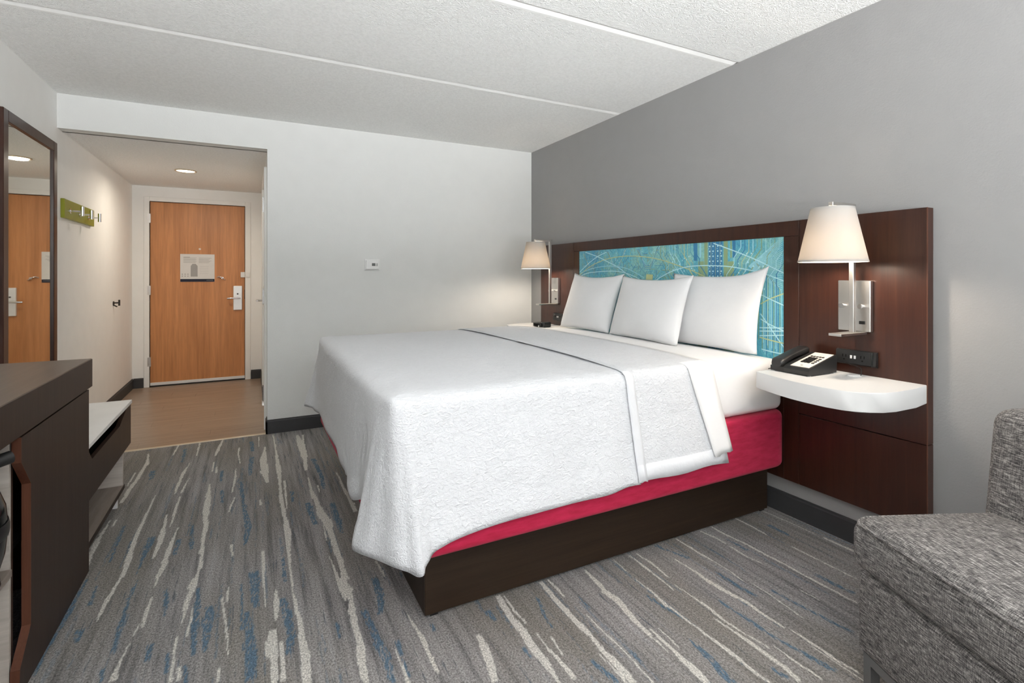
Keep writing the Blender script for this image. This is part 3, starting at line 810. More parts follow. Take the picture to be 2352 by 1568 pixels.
# bent traces each side of the chip area, mirrored
for sgn in (-1, 1):
    for k in range(13):
        o_ = 0.026 * k
        y0 = 2.12 + sgn * (0.17 + o_); kk = random.choice(['print_pale', 'print_cyan', 'print_yellow', 'print_blue', 'print_olive'])
        zb = 1.385 - 0.012 * (k % 4)
        pts = [(y0, AZ1), (y0, zb), (y0 - sgn * 0.045, zb - 0.055), (y0 - sgn * 0.045, zb - 0.09), (y0 - sgn * 0.095, zb - 0.15), (y0 - sgn * 0.095, zb - 0.5)]
        ribbon(pb[kk], pts, random.choice([0.003, 0.004, 0.006]), 0.0004)
    for k in range(26):
        dot(2.12 + sgn * random.uniform(0.15, 0.35), random.uniform(1.12, 1.36), random.uniform(0.003, 0.006))
# diagonal hatched bundles at the top right, vertical bundles down the right side
for k in range(30):
    o_ = 0.0105 * k
    ribbon(pb['print_pale'], [(1.90 - o_ * 0.25, 1.26 - o_ * 0.2 + 0.02), (1.70, min(AZ1, 1.46 - o_))], 0.0035, 0.00028)
for k in range(14):
    y = 1.705 + 0.0085 * k
    ribbon(pb[['print_pale', 'print_olive', 'print_blue', 'print_pale'][k % 4]], [(y, 0.80 + 0.012 * (k % 5)), (y, 1.15 + 0.008 * k), (y + 0.05, 1.21 + 0.008 * k)], 0.004, 0.0003)
# small V nests and dense board traces towards the far end
for c_ in (3.04, 2.70, 3.36):
    for k in range(8):
        o_ = 0.013 * k
        ribbon(pb[['print_pale', 'print_blue', 'print_olive'][k % 3]], [(c_ + 0.12 - o_ * 0.3, AZ1 - 0.01 * (k % 3)), (c_ + 0.02 + o_ * 0.1, 1.30 - o_ * 0.3), (c_ - 0.02 - o_ * 0.1, 1.30 - o_ * 0.3), (c_ - 0.12 + o_ * 0.3, AZ1 - 0.01 * (k % 2))], 0.0035, 0.0003)
for k in range(620):
    y = random.uniform(2.42, 3.50); z = random.uniform(0.95, 1.41); L = random.uniform(0.015, 0.07)
    a = random.choice([0, 1, 1, 2, 3])
    d_ = [(L, 0), (0, L), (L * .7, L * .7), (L * .7, -L * .7)][a]
    ribbon(pb[random.choice(['print_blue', 'print_pale', 'print_olive', 'print_olive', 'print_blue'])], [(y, z), (y + d_[0], z + d_[1])], random.choice([0.002, 0.0025, 0.004]), 0.0003)
for k in range(60): dot(random.uniform(2.42, 3.5), random.uniform(1.1, 1.41), random.uniform(0.003, 0.005), random.choice(['print_cyan', 'print_blue']))
prism(pb['print_yellow'], [(2.72, 1.20), (2.655, 1.20), (2.65, 1.235), (2.715, 1.238)], AX - 0.0012, AX - 0.0002, 0)
for k, pts in ARCS:
    ribbon(pb[keyc[k]], spline(pts), 0.0058, 0.0013)
for k, b in pb.items():
    obj(k, b, M[k], art, kind='stuff')

# ------------------------------------------------------------------ floating night shelves
def shelf(name, mirror, label):
    pts = [(HX - 0.0005, 1.066), (2.300, 1.052), (2.165, 1.056), (2.105, 1.068), (2.060, 1.092), (2.025, 1.125), (2.006, 1.165), (1.997, 1.22), (1.996, 1.302), (2.003, 1.37), (2.018, 1.44), (2.052, 1.562), (2.062, 1.580), (HX - 0.0005, 1.580)]
    if mirror: pts = [(x, 2 * 2.607 - y) for x, y in pts]
    cy = sum(p[1] for p in pts) / len(pts)
    b = prism(B(), pts, 0.715, 0.790, 2)
    bmesh.ops.bevel(b, geom=[e for e in b.edges if abs(e.verts[0].co.z - e.verts[1].co.z) < 1e-5], offset=0.002, segments=1, affect='EDGES')
    o = obj(name, b, M['white_laminate'], None, smooth=True)
    return tag(o, label, 'shelf', 'floating bedside shelves')
shelf('bedside_shelf', False, 'white curved floating bedside shelf carrying the black telephone')
shelf('bedside_shelf', True, 'white curved floating bedside shelf carrying the alarm clock')

# ------------------------------------------------------------------ wall sconces
def sconce(yc, label):
    r = thing('wall_sconce', label, 'lamp', (HX, yc, 0.98), 'bedside sconces on the headboard')
    pl = obj('back_plate', bx(HX - 0.026, HX - 0.0005, yc - 0.069, yc + 0.069, 0.983, 1.208, 0.0025, 1), M['brushed_nickel'], r)
    obj('switch', bx(HX - 0.030, HX - 0.0255, yc - 0.048, yc - 0.024, 1.016, 1.030, 0.001, 1), M['black_plastic'], pl)
    for dy in (0.042, -0.038):
        k = B(); cyl(k, (HX - 0.026, yc + dy, 1.094), (HX - 0.040, yc + dy, 1.094), 0.008, n=14); cyl(k, (HX - 0.040, yc + dy, 1.094), (HX - 0.048, yc + dy, 1.094), 0.011, n=14)
        obj('knob', k, M['chrome'], pl, smooth=True)
    ys = yc - 0.023
    obj('foot', bx(HX - 0.205, HX - 0.014, ys - 0.027, ys + 0.027, 0.972, 0.983, 0.001, 1), M['brushed_nickel'], r)
    obj('stem', bx(HX - 0.087, HX - 0.067, ys - 0.010, ys + 0.010, 0.983, 1.535, 0.0015, 1), M['brushed_nickel'], r)
    cx_, cy_ = HX - 0.222, ys
    obj('arm', bx(cx_ - 0.012, HX - 0.067, ys - 0.010, ys + 0.010, 1.526, 1.542, 0.0015, 1), M['brushed_nickel'], r)
    sp = B(); cyl(sp, (cx_, cy_, 1.528), (cx_, cy_, 1.50), 0.006, n=12)
    for a in range(3):
        an = a * 2.094 + 0.4
        cyl(sp, (cx_, cy_, 1.507), (cx_ + 0.080 * math.cos(an), cy_ + 0.080 * math.sin(an), 1.507), 0.002, n=6)
    cyl(sp, (cx_, cy_, 1.50), (cx_, cy_, 1.44), 0.016, n=16)
    obj('socket', sp, M['brushed_nickel'], r, smooth=True)
    obj('bulb', lathe(B(), [(0.010, 1.44), (0.020, 1.43), (0.029, 1.405), (0.027, 1.38), (0.016, 1.362), (0.0005, 1.357)], (cx_, cy_), 20), M['bulb_warm'], r, smooth='all')
    rb, rt, zb, zt, th_ = 0.130, 0.081, 1.287, 1.517, 0.0018
    sh = obj('lamp_shade', lathe(B(), [(rb, zb), (rt, zt), (rt - th_, zt), (rb - th_, zb)], (cx_, cy_), 64, True), M['shade_linen'], r, smooth=True)
    obj('bottom_trim', lathe(B(), [(rb + 0.0008, zb), (rb - 0.0010, zb + 0.008), (rb - 0.003, zb + 0.008), (rb - 0.0025, zb)], (cx_, cy_), 64, True), M['shade_linen'], sh, smooth=True)
    obj('top_trim', lathe(B(), [(rt + 0.0022, zt - 0.008), (rt + 0.0006, zt), (rt - 0.0025, zt), (rt - 0.001, zt - 0.008)], (cx_, cy_), 64, True), M['shade_linen'], sh, smooth=True)
    for nm, z, e in (('bulb_lamp', 1.332, LAMP_W),):
        d = bpy.data.lights.new(nm, 'POINT'); d.energy = e; d.color = (1.0, 0.86, 0.70); d.shadow_soft_size = 0.03
        o = bpy.data.objects.new(nm, d); o.location = Vector((cx_, cy_, z)) - Vector((HX, yc, 0.98)); o.parent = r; COL.objects.link(o)
LAMP_W = 7.5
sconce(1.333, 'nickel sconce with a white tapered shade above the black telephone')
sconce(3.881, 'nickel sconce with a white tapered shade above the alarm clock')

# power outlets on the headboard
def outlet(y0, y1, label):
    r = thing('power_outlet', label, 'outlet', (HX, (y0 + y1) / 2, 0.83), 'black outlets on the headboard')
    pts = [(HX - 0.0005, 0.829), (HX - 0.006, 0.829), (HX - 0.020, 0.836), (HX - 0.014, 0.893), (HX - 0.006, 0.896), (HX - 0.0005, 0.896)]
    bd = obj('housing', prism(B(), pts, y0, y1, 1), M['charcoal_plastic'], r)
    yc = (y0 + y1) / 2
    def fx(z): return HX - 0.020 + (z - 0.836) / 0.057 * 0.006
    for dy in (0.048, -0.030):
        s = B()
        for q in (-0.007, 0.007): box(s, fx(0.868) - 0.0012, fx(0.868) + 0.001, yc + dy + q - 0.0015, yc + dy + q + 0.0015, 0.862, 0.874)
        cyl(s, (fx(0.852) - 0.0012, yc + dy, 0.852), (fx(0.852) + 0.001, yc + dy, 0.852), 0.003, n=10)
        obj('socket_slots', s, M['black_void'], bd)
    for dy in (0.018, 0.002):
        obj('usb_port', bx(fx(0.865) - 0.0014, fx(0.865) + 0.001, yc + dy - 0.004, yc + dy + 0.004, 0.858, 0.872), M['white_plastic'], bd)
    obj('end_cap', bx(HX - 0.021, HX - 0.001, y0 + 0.012, y0 + 0.020, 0.832, 0.894, 0.002, 1), M['black_gloss'], r)
outlet(1.245, 1.417, 'black power outlet on the headboard behind the telephone')
outlet(3.735, 3.905, 'black power outlet on the headboard by the far pillow')

# ------------------------------------------------------------------ bed
bb = thing('bed_base', 'dark brown wooden bed base box under the red box spring', 'bed base', (1.47, 2.61, 0))
obj('side_board', bx(0.552, 2.400, 1.773, 1.793, 0.014, 0.272, 0.0015, 1), M['bed_base'], bb)
obj('side_board', bx(0.552, 2.400, 3.427, 3.447, 0.014, 0.272, 0.0015, 1), M['bed_base'], bb)
obj('foot_board', bx(0.552, 0.572, 1.7935, 3.4265, 0.014, 0.272, 0.0015, 1), M['bed_base'], bb)
obj('head_board', bx(2.380, 2.400, 1.7935, 3.4265, 0.014, 0.272, 0.0015, 1), M['bed_base'], bb)
obj('deck', bx(0.553, 2.399, 1.774, 3.446, 0.2722, 0.2775), M['bed_base'], bb)
for x in (0.575, 2.36):
    for y in (1.80, 3.40):
        obj('glide', bx(x, x + 0.03, y - 0.015, y + 0.015, 0.0, 0.0145), M['black_plastic'], bb)

def soft_box(x0, x1, y0, y1, z0, z1, bev, seg=5, crown=0.0, cuts=10, vr=0.0):
    b = bx(x0, x1, y0, y1, z0, z1)
    if vr:
        ve = [e for e in b.edges if abs(e.verts[0].co.z - e.verts[1].co.z) > 0.01]
        bmesh.ops.bevel(b, geom=ve, offset=vr, segments=8, profile=0.5, affect='EDGES')
        he = [e for e in b.edges if abs(e.verts[0].co.z - e.verts[1].co.z) < 1e-5]
        bmesh.ops.bevel(b, geom=he, offset=bev, segments=seg, profile=0.5, affect='EDGES')
        return b
    bmesh.ops.bevel(b, geom=list(b.edges), offset=bev, segments=seg, profile=0.5, affect='EDGES')
    if crown:
        es = [e for e in b.edges if e.calc_length() > max(bev * 1.5, 0.03)]
        bmesh.ops.subdivide_edges(b, edges=es, cuts=cuts, use_grid_fill=True)
        for v in b.verts:
            u = (v.co.x - (x0 + x1) / 2) / ((x1 - x0) / 2); w = (v.co.y - (y0 + y1) / 2) / ((y1 - y0) / 2)
            if v.co.z > (z0 + z1) / 2:
                v.co.z += crown * max(0, 1 - u ** 10) * max(0, 1 - w ** 6)
    return b
bs = obj('box_spring', soft_box(0.397, 2.405, 1.645, 3.575, 0.2780, 0.553, 0.028, 5, vr=0.10), M['red_cloth'], None, smooth='all')
tag(bs, 'crimson red covered box spring on the dark bed base', 'box spring')
mt = obj('mattress', soft_box(0.418, 2.392, 1.672, 3.548, 0.5535, 0.806, 0.042, 6, 0.022), M['sheet_white'], None, smooth='all')
tag(mt, 'mattress in a smooth white fitted sheet', 'mattress')

# coverlet: lofted from its edge line on the mattress to its hem
CTRL = [  # top x,y | hem x,y,z
 (1.400, 3.562, 1.400, 3.606, 0.390), (1.000, 3.562, 1.000, 3.606, 0.375), (0.640, 3.562, 0.630, 3.612, 0.362), (0.490, 3.560, 0.465, 3.640, 0.350),
 (0.432, 3.550, 0.385, 3.655, 0.358), (0.406, 3.534, 0.312, 3.632, 0.375), (0.394, 3.500, 0.362, 3.545, 0.368), (0.389, 3.400, 0.385, 3.420, 0.362),
 (0.388, 3.050, 0.381, 3.055, 0.358), (0.388, 2.700, 0.387, 2.700, 0.352), (0.388, 2.450, 0.383, 2.440, 0.345), (0.388, 2.350, 0.385, 2.330, 0.340), (0.388, 2.310, 0.372, 2.285, 0.305), (0.388, 2.200, 0.376, 2.170, 0.315), (0.388, 2.080, 0.388, 2.080, 0.345), (0.388, 1.950, 0.384, 2.000, 0.335),
 (0.389, 1.830, 0.345, 1.895, 0.300), (0.392, 1.765, 0.318, 1.828, 0.285), (0.398, 1.716, 0.352, 1.756, 0.286), (0.404, 1.684, 0.394, 1.694, 0.287),
 (0.417, 1.664, 0.446, 1.632, 0.278), (0.450, 1.656, 0.492, 1.596, 0.270), (0.500, 1.655, 0.522, 1.620, 0.312), (0.570, 1.655, 0.590, 1.626, 0.338),
 (0.800, 1.655, 0.815, 1.612, 0.372), (1.050, 1.655, 1.055, 1.618, 0.368), (1.250, 1.655, 1.255, 1.611, 0.380), (1.400, 1.655, 1.400, 1.614, 0.385)]
def loft_coverlet():
    C = np.array(CTRL)
    n = len(C); sub = 9
    rows = []
    for i in range(n - 1):
        p0, p1, p2, p3 = C[max(i - 1, 0)], C[i], C[i + 1], C[min(i + 2, n - 1)]
        for k in range(sub):
            s = k / sub
            m1 = (p2 - p0) / 2 * 0.8; m2 = (p3 - p1) / 2 * 0.8
            h = (2 * s**3 - 3 * s**2 + 1) * p1 + (s**3 - 2 * s**2 + s) * m1 + (-2 * s**3 + 3 * s**2) * p2 + (s**3 - s**2) * m2
            rows.append(h)
    rows.append(C[-1]); R = np.array(rows)
    b = B(); grid = []
    ztop = 0.833
    for i, r in enumerate(R):
        a_, c_ = R[max(i - 1, 0)], R[min(i + 1, len(R) - 1)]
        tx, ty = c_[0] - a_[0], c_[1] - a_[1]; L = math.hypot(tx, ty) or 1
        inx, iny = -ty / L, tx / L
        hx_, hy_ = c_[2] - a_[2], c_[3] - a_[3]; L2 = math.hypot(hx_, hy_) or 1
        ox, oy = hy_ / L2, -hx_ / L2     # outward of the hem line
        col = []
        for d, z in ((0.9535, ztop + 0.010), (0.80, ztop + 0.009), (0.62, ztop + 0.007), (0.44, ztop + 0.005), (0.30, ztop + 0.003), (0.19, ztop + 0.001), (0.11, ztop), (0.06, ztop - 0.002), (0.028, ztop - 0.008), (0.009, ztop - 0.020), (0.0, ztop - 0.040)):
            col.append(b.verts.new((max(r[0], 0.388 + d), min(max(r[1], 1.655 + d), 3.562 - d), z)))
        N = 22
        for k in range(1, N + 1):
            s = k / N
            z = (ztop - 0.040) * (1 - s) + r[4] * s
            e = s ** 1.15
            x = r[0] * (1 - e) + r[2] * e; y = r[1] * (1 - e) + r[3] * e
            w = 0.0035 * s * math.sin(i * 0.55 + 1.3 * math.sin(i * 0.13)) + 0.0025 * s * math.sin(i * 0.21 + 2)
            if (z - r[4]) < 0.070: w += 0.0028
            if k == N: w -= 0.002
            col.append(b.verts.new((x + ox * w, y + oy * w, z + (0.003 * math.sin(i * 0.4) if k == N else 0))))
        grid.append(col)
    for g0, g1 in zip(grid, grid[1:]):
        for k in range(len(g0) - 1):
            b.faces.new((g0[k], g0[k + 1], g1[k + 1], g1[k]))
    bmesh.ops.remove_doubles(b, verts=[c[0] for c in grid] + [c[1] for c in grid] + [c[2] for c in grid] + [c[3] for c in grid], dist=0.0004)
    bmesh.ops.dissolve_degenerate(b, dist=0.0001, edges=b.edges)
    return b
td = thing('coverlet', 'white crinkled coverlet over the bed with its head end folded back', 'coverlet', (0.90, 2.61, 0.83))
cv = obj('main_cloth', loft_coverlet(), M['coverlet_white'], td, smooth='all')
sm = cv.modifiers.new('thickness', 'SOLIDIFY'); sm.thickness = 0.004; sm.offset = 1.0

def band_path(off, hem_near, hem_far, zt=0.840):
    """cross-section over the bed from the near hem to the far hem: (y, z)"""
    P = []
    yn, yf = 1.606 - off, 3.612 + off
    tn, tf = 1.651 - off, 3.566 + off
    zs = zt - 0.042
    for k in range(13):
        s = 1 - k / 12; e = s ** 1.15
        P.append((tn * (1 - e) + yn * e, zs * (1 - s) + hem_near * s))
    P += [(tn + 0.009, zt - 0.020), (tn + 0.028, zt - 0.008), (tn + 0.06, zt - 0.002), (tn + 0.11, zt)]
    for k in range(1, 16): P.append((tn + 0.11 + (tf - tn - 0.22) * k / 16, zt + 0.013 * (1 - (k / 8 - 1) ** 4)))
    Q = [(tf - 0.11, zt), (tf - 0.06, zt - 0.002), (tf - 0.028, zt - 0.008), (tf - 0.009, zt - 0.020)]
    P += Q
    for k in range(13):
        s = k / 12; e = s ** 1.15
        P.append((tf * (1 - e) + yf * e, zs * (1 - s) + hem_far * s))
    return P
def band(xlt, xlb, xrt, xrb, off, hem, seg=10, only=None, wob=0.002, hem2=None, seed=1):
    hem2 = hem if hem2 is None else hem2
    b = B(); cols = []
    pa = band_path(off, hem, 0.40)
    for i, (y, z) in enumerate(pa):
        s = max(0.0, min(1.0, (0.80 - z) / 0.40))
        xl = xlt + (xlb - xlt) * s; xr = xrt + (xrb - xrt) * s
        c = []
        for k in range(seg + 1):
            u = k / seg
            dz = (hem2 - hem) * u * s + (0.004 * math.sin(u * 9 + seed) * s if i in (0, len(pa) - 1) else 0)
            dy = -wob * s * math.sin(u * 11 + seed * 2.1 + i * 0.15)
            c.append(b.verts.new((xl + (xr - xl) * u, y + (dy if y < 2.6 else -dy), z + dz)))
        cols.append(c)
    rng_ = range(len(cols) - 1)
    if only: rng_ = [i for i in rng_ if only(i, len(cols) - 1)]
    for i in rng_:
        for k in range(seg):
            b.faces.new((cols[i][k], cols[i][k + 1], cols[i + 1][k + 1], cols[i + 1][k]))
    for v in [v for v in b.verts if not v.link_faces]: b.verts.remove(v)
    return b
def addband(name, mat, th_, *a, **k):
    o = obj(name, band(*a, **k), M[mat], td, smooth='all')
    m = o.modifiers.new('thickness', 'SOLIDIFY'); m.thickness = th_; m.offset = 1.0
    return o
addband('folded_flap', 'coverlet_white', 0.004, 1.358, 1.386, 1.835, 1.900, 0.002, 0.398, hem2=0.395)
addband('edge_border', 'hem_white', 0.003, 1.356, 1.384, 1.398, 1.430, 0.0062, 0.396, seg=3, hem2=0.396)
addband('hem_border', 'hem_white', 0.003, 1.360, 1.388, 1.835, 1.901, 0.0060, 0.396, only=lambda i, n: i < 2, hem2=0.393)
addband('hem_border', 'hem_white', 0.003, 1.360, 1.388, 1.835, 1.901, 0.0060, 0.396, only=lambda i, n: i >= n - 2, hem2=0.393)
ts = obj('top_sheet_fold', band(1.705, 1.822, 1.852, 1.930, 0.0105, 0.432, seg=5, hem2=0.446, seed=3), M['sheet_white'], None, smooth='all')
tag(ts, 'smooth white top sheet folded over the coverlet edge near the pillows', 'sheet')
m = ts.modifiers.new('thickness', 'SOLIDIFY'); m.thickness = 0.003; m.offset = 1.0

# pillows
def pillow(label, yc, xb, xt, zb, W, H, T, ears, seed, yaw=0.0):
    """xb/xt: x of the mid plane at bottom and top; ears: corner stretch (lowfar, lownear, topfar, topnear)"""
    rnd = random.Random(seed)
    nu, nv = 34, 26
    b = B()
    lean = math.atan2(xt - xb, H)
    up = Vector((math.sin(lean), 0, math.cos(lean))); nrm = Vector((-math.cos(lean), 0, math.sin(lean)))
    ph = [rnd.uniform(0, 6) for _ in range(6)]
    V = {}
    for side in (1, -1):
        for i in range(nu + 1):
            for j in range(nv + 1):
                edge = i in (0, nu) or j in (0, nv)
                if side == -1 and edge:
                    V[side, i, j] = V[1, i, j]; continue
                u = -1 + 2 * i / nu; v = -1 + 2 * j / nv
                u = math.copysign(abs(u) ** 0.85, u); v = math.copysign(abs(v) ** 0.85, v)
                a = W / 2 * u * (1 - 0.055 * (1 - v * v)); c = H / 2 * v * (1 - (0.085 if v > 0 else 0.03) * (1 - u * u))
                e = ears[(2 if v > 0 else 0) + (1 if u > 0 else 0)] * (abs(u) ** 3) * (abs(v) ** 3)
                c += e * math.copysign(1, v); a += 0.35 * e * math.copysign(1, u)
                t = T / 2 * (max(0, 1 - abs(u) ** 2.4) * max(0, 1 - abs(v) ** 2.4)) ** 0.55 * (1 - 0.18 * v)
                t += 0.004 * (math.sin(3 * u + ph[0] + 2 * v) + math.sin(5 * v + ph[1] - 2 * u)) * (1 - u * u) * (1 - v * v)
                t += 0.0035 * math.sin(14 * u * v + ph[2]) * (abs(u * v)) ** 1.5 * (1 - abs(u)) * 4
                p = Vector(((xb + xt) / 2, yc, zb + H / 2 * math.cos(lean))) + Vector((0, -a, 0)) + up * c + nrm * (t * side)
                d = p - Vector(((xb + xt) / 2, yc, zb))
                cs, sn = math.cos(yaw), math.sin(yaw)
                p.x = (xb + xt) / 2 + d.x * cs - d.y * sn; p.y = yc + d.x * sn + d.y * cs
                p.z = max(p.z, zb + 0.0015 * (1 + math.sin(6 * u + ph[3])))
                V[side, i, j] = b.verts.new(p)
        for i in range(nu):
            for j in range(nv):
                q = (V[side, i, j], V[side, i + 1, j], V[side, i + 1, j + 1], V[side, i, j + 1])
                b.faces.new(q if side == 1 else q[::-1])
    o = obj('pillow', b, M['pillow_white'], None, smooth='all')
    return tag(o, label, 'pillow', 'white bed pillows')
pillow('plump white pillow at the far side of the bed under the alarm clock lamp', 3.150, 2.185, 2.330, 0.828, 0.600, 0.425, 0.155, (0.006, 0.004, 0.022, 0.012), 3, 0.02)
pillow('white pillow in the middle, standing in front of the two others', 2.492, 2.165, 2.285, 0.8285, 0.665, 0.405, 0.150, (0.004, 0.012, 0.014, 0.016), 7, -0.05)
pillow('white pillow nearest the telephone leaning against the teal panel', 2.085, 2.300, 2.372, 0.822, 0.650, 0.424, 0.115, (0.0, 0.01, 0.004, 0.040), 12)

# ------------------------------------------------------------------ things on the bedside shelves
ph_ = thing('telephone', 'black desk telephone with a cream keypad plate on the bedside shelf', 'telephone', (2.25, 1.48, 0.79))
def zs_(x): return 0.824 + (x - 2.150) * 0.245
prof = [(2.148, 0.7935), (2.345, 0.7935), (2.352, 0.860), (2.345, zs_(2.345)), (2.150, zs_(2.150)), (2.145, 0.812)]
bd = obj('body', prism(B(), prof, 1.384, 1.502, 1), M['charcoal_plastic'], ph_)
obj('cradle', prism(B(), [(2.150, 0.7935), (2.345, 0.7935), (2.345, zs_(2.345) - 0.012), (2.150, zs_(2.150) - 0.010)], 1.5025, 1.572, 1), M['black_plastic'], ph_)
def slope_box(b, xa, xb_, ya, yb, lo, hi):
    pts = [(xa, ya), (xb_, ya), (xb_, yb), (xa, yb)]
    v0 = [b.verts.new((x, y, zs_(x) + lo)) for x, y in pts]; v1 = [b.verts.new((x, y, zs_(x) + hi)) for x, y in pts]
    b.faces.new(v0[::-1]); b.faces.new(v1)
    for i in range(4): b.faces.new((v0[i], v0[(i + 1) % 4], v1[(i + 1) % 4], v1[i]))
    return b
fp = obj('faceplate', slope_box(B(), 2.158, 2.338, 1.392, 1.478, 0.0002, 0.0022), M['faceplate_cream'], bd)
for i in range(4):
    for j in range(3):
        x = 2.205 + i * 0.0175; y = 1.462 - j * 0.0145
        obj('key', slope_box(B(), x, x + 0.013, y - 0.0115, y, 0.0022, 0.0055), M['black_plastic'], fp)
for i in range(4):
    x = 2.205 + i * 0.0175
    obj('key', slope_box(B(), x, x + 0.008, 1.401, 1.413, 0.0022, 0.0045), M['charcoal_plastic'], fp)
for j in range(5):
    obj('key', slope_box(B(), 2.282, 2.290, 1.404 + j * 0.013, 1.413 + j * 0.013, 0.0022, 0.0045), M['charcoal_plastic'], fp)
obj('message_lamp', slope_box(B(), 2.170, 2.178, 1.430, 1.440, 0.0022, 0.004), M['print_grey'], fp)
hs = B(); prev = None
secs = 18
for k in range(secs + 1):
    s = k / secs; x = 2.146 + s * 0.208
    arch = 0.016 * math.sin(math.pi * s)
    hw = 0.032 - 0.006 * math.sin(math.pi * s); hh = 0.019 - 0.005 * math.sin(math.pi * s)
    if k in (0, secs): hw *= 0.75; hh *= 0.6
    zc = zs_(x) + 0.003 + arch * 0.5
    ring = []
    for a in range(16):
        an = 2 * math.pi * a / 16
        cx_ = math.copysign(abs(math.cos(an)) ** 0.5, math.cos(an)); sy = math.copysign(abs(math.sin(an)) ** 0.5, math.sin(an))
        ring.append(hs.verts.new((x, 1.540 + hw * cx_, zc + hh * sy)))
    if prev:
        for a in range(16): hs.faces.new((prev[a], prev[(a + 1) % 16], ring[(a + 1) % 16], ring[a]))
    else: hs.faces.new(ring[::-1])
    prev = ring
hs.faces.new(prev)
obj('handset', hs, M['charcoal_plastic'], ph_, smooth=True)
obj('cord', tube(B(), [(2.16, 1.570, 0.800), (2.15, 1.582, 0.795), (2.19, 1.579, 0.7945), (2.26, 1.576, 0.7945), (2.33, 1.574, 0.800), (2.345, 1.54, 0.805)], 0.0022, 8), M['black_plastic'], ph_, smooth=True)
for x, y in ((2.16, 1.392), (2.335, 1.392), (2.16, 1.56), (2.335, 1.56)):
    obj('rubber_foot', cyl(B(), (x, y, 0.7902), (x, y, 0.7937), 0.006, n=12), M['white_plastic'], ph_)

cp = thing('charging_puck', 'small white disc with a thin black wire on the bedside shelf', 'charger', (2.345, 1.308, 0.79))
obj('disc', lathe(B(), [(0.026, 0.7902), (0.028, 0.793), (0.024, 0.7955), (0.0005, 0.7955)], (2.345, 1.308), 28), M['white_plastic'], cp, smooth=True)
obj('wire', tube(B(), spline([(2.350, 1.284, 0.7945), (2.352, 1.282, 0.806), (2.366, 1.292, 0.824), (2.378, 1.318, 0.830), (2.385, 1.345, 0.831), (2.392, 1.36, 0.834)], 5), 0.0015, 6), M['black_plastic'], cp, smooth=True)

ck = thing('alarm_clock', 'small black alarm clock on the far bedside shelf', 'clock', (2.21, 3.80, 0.79))
b = bx(2.165, 2.255, 3.745, 3.865, 0.7905, 0.828, 0.008, 3)
obj('body', b, M['black_gloss'], ck, smooth=True)
b = bx(2.185, 2.262, 3.715, 3.765, 0.7905, 0.835, 0.010, 3)
obj('speaker_pod', b, M['black_plastic'], ck, smooth=True)
obj('display', bx(2.1638, 2.1652, 3.775, 3.845, 0.798, 0.820), M['black_void'], ck)
obj('button', cyl(B(), (2.186, 3.757, 0.7985), (2.160, 3.762, 0.7985), 0.006, n=12), M['white_plastic'], ck)

# ------------------------------------------------------------------ console desk on the left wall
cs = thing('console_desk', 'dark brown console desk with a thick top along the left wall', 'desk', (-0.87, 1.75, 0))
CY1 = 2.702
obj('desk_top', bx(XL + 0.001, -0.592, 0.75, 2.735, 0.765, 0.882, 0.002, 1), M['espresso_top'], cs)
obj('top_front', bx(-0.5922, -0.5905, 0.751, 2.734, 0.766, 0.8795), M['espresso'], cs)
obj('side_panel', bx(XL + 0.012, -0.6225, CY1 - 0.018, CY1, 0.0, 0.7645), M['espresso'], cs)
obj('side_panel', bx(XL + 0.012, -0.6225, 2.012, 2.026, 0.0, 0.7645), M['espresso'], cs)
obj('side_lining', bx(XL + 0.012, -0.6225, 2.000, 2.0118, 0.0, 0.7645), M['pale_wood'], cs)
obj('side_panel', bx(XL + 0.012, -0.62, 0.78, 0.80, 0.0, 0.7645), M['espresso'], cs)
obj('back_panel', bx(XL + 0.0125, XL + 0.022, 0.80, 1.9995, 0.108, 0.7645), M['pale_wood'], cs)
obj('cabinet_back', bx(XL + 0.0125, XL + 0.022, 2.0262, CY1 - 0.0182, 0.0, 0.7645), M['black_void'], cs)  # near-black colour stands for the shade inside the cabinet
obj('cabinet_shelf', bx(XL + 0.022, -0.64, 2.0262, CY1 - 0.0182, 0.40, 0.418), M['black_void'], cs)  # same near-black, shade painted in behind the notch
dr = prism(B(), [(CY1 + 0.003, 0.004), (CY1 + 0.003, 0.757), (2.000, 0.757), (2.000, 0.683), (2.074, 0.597), (2.074, 0.166), (1.990, 0.084), (1.985, 0.004)], -0.6175, -0.5955, 0)
obj('door', dr, M['espresso'], cs)
# inner edge of the finger notch: same door board, its light painted as a reddish strip
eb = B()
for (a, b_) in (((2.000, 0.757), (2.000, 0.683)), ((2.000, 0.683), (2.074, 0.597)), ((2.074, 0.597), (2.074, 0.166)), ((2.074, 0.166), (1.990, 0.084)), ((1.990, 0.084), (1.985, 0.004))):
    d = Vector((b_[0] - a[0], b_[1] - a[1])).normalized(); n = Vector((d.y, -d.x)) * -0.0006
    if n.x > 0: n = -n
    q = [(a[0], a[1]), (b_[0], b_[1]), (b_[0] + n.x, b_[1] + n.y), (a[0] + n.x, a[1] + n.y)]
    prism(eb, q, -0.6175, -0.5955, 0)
obj('lit_edge', eb, M['mahogany_edge'], cs)
obj('niche_shelf', bx(XL + 0.022, -0.616, 0.80, 1.9995, 0.356, 0.377, 0.001, 1), M['grey_wood'], cs)

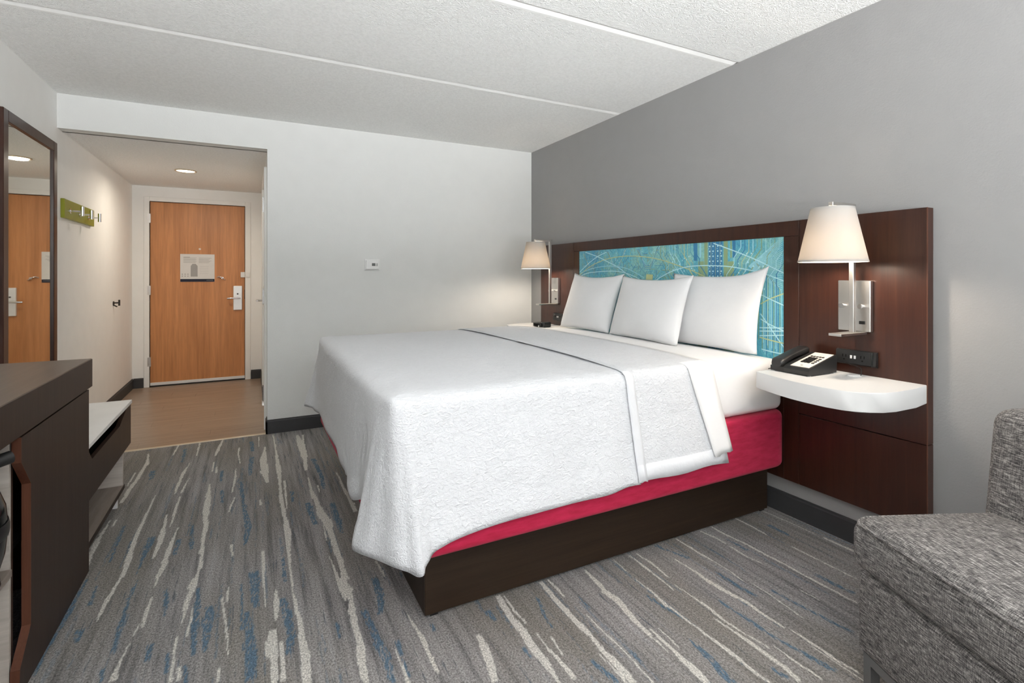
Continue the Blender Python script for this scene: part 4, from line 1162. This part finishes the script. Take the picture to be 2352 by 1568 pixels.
cm = thing('coffee_maker', 'black rounded appliance standing in the pale wood niche under the desk', 'appliance', (-0.715, 1.868, 0.377))
obj('body', lathe(B(), [(0.100, 0.3775), (0.112, 0.385), (0.108, 0.42), (0.121, 0.47), (0.127, 0.54), (0.122, 0.60), (0.105, 0.655), (0.08, 0.68), (0.0005, 0.684)], (-0.715, 1.868), 40), M['black_gloss'], cm, smooth=True)
obj('lid', cyl(B(), (-0.75, 1.76, 0.700), (-0.598, 1.93, 0.722), 0.018, n=16), M['charcoal_plastic'], cm, smooth=True)
obj('ring', lathe(B(), [(0.1275, 0.52), (0.1300, 0.53), (0.1300, 0.55), (0.1275, 0.56)], (-0.715, 1.868), 40, True), M['charcoal_plastic'], cm, smooth=True)

# luggage bench past the desk
lb_ = thing('luggage_bench', 'low dark brown bench with a white top beside the desk', 'bench', (-0.88, 3.19, 0))
obj('bench_top', bx(XL + 0.001, -0.612, 2.706, 3.676, 0.4885, 0.5085, 0.0015, 1), M['white_stone'], lb_)
AP0, AP1 = 2.706, 3.664
ap = prism(B(), [(AP0, 0.262), (AP1, 0.262), (AP1, 0.488), (3.560, 0.488), (3.378, 0.430), (2.850, 0.427), (2.782, 0.488), (AP0, 0.488)], -0.634, -0.616, 0)
obj('drawer_front', ap, M['espresso'], lb_)
obj('dark_void_box', bx(XL + 0.012, -0.70, AP0 + 0.01, AP1 - 0.02, 0.268, 0.42), M['black_void'], lb_)  # near-black block standing for the shade inside the bench
obj('slot_shade_sheet', bx(-0.70, -0.69, AP0, AP1 - 0.02, 0.268, 0.488), M['black_void'], lb_)  # near-black sheet painted in as the shade behind the slot
obj('end_panel', bx(XL + 0.001, -0.634, AP1 - 0.018, AP1, 0.262, 0.488), M['espresso'], lb_)
obj('carcass_bottom', bx(XL + 0.012, -0.634, AP0, AP1 - 0.018, 0.262, 0.268), M['espresso'], lb_)
obj('leg_panel', bx(XL + 0.012, -0.622, 3.484, 3.502, 0.060, 0.262), M['pale_wood'], lb_)
obj('low_shelf', bx(XL + 0.012, -0.619, AP0, 3.502, 0.062, 0.0798), M['grey_wood'], lb_)
obj('shelf_edge', bx(-0.6192, -0.616, AP0, 3.503, 0.060, 0.0802), M['espresso'], lb_)
obj('foot', bx(-0.80, -0.625, 3.372, 3.388, 0.0, 0.062), M['white_plastic'], lb_)
obj('foot', bx(XL + 0.012, -0.625, 2.74, 2.756, 0.0, 0.062), M['white_plastic'], lb_)

# ------------------------------------------------------------------ lounge chair (own axes: x back, y towards the bed)
ch = thing('lounge_chair', 'grey tweed upholstered chair with metal legs beside the headboard', 'chair', (1.61, 0.92, 0), None, math.radians(-23.4))
def loc(name, bm, mat, **k): return obj(name, bm, M[mat], ch, local=True, **k)
loc('seat_cushion', soft_box(0.0, 0.545, -0.72, 0.0, 0.355, 0.503, 0.045, 6, 0.020, 8), 'tweed_grey', smooth='all')
loc('piping', tube(B(), spline([(0.42, -0.006, 0.493), (0.10, -0.006, 0.495), (0.045, -0.010, 0.494), (0.012, -0.035, 0.493), (0.005, -0.09, 0.494), (0.005, -0.40, 0.498), (0.005, -0.68, 0.494)], 6), 0.0045, 8), 'tweed_grey', smooth=True)
loc('seat_frame', soft_box(0.018, 0.74, -0.705, -0.015, 0.110, 0.3545, 0.022, 4), 'tweed_grey', smooth='all')
bk = soft_box(0.412, 0.63, -0.72, 0.0, 0.3555, 0.822, 0.045, 6, 0.010, 8)
for v in bk.verts: v.co.x += (v.co.z - 0.3555) * 0.10
loc('backrest', bk, 'tweed_grey', smooth='all')
for x in (0.03, 0.70):
    for y in (-0.045, -0.675):
        loc('leg', bx(x, x + 0.028, y - 0.014, y + 0.014, 0.0, 0.0835), 'leg_metal')
    loc('leg_rail', bx(x, x + 0.028, -0.689, -0.031, 0.0837, 0.1098), 'leg_metal')
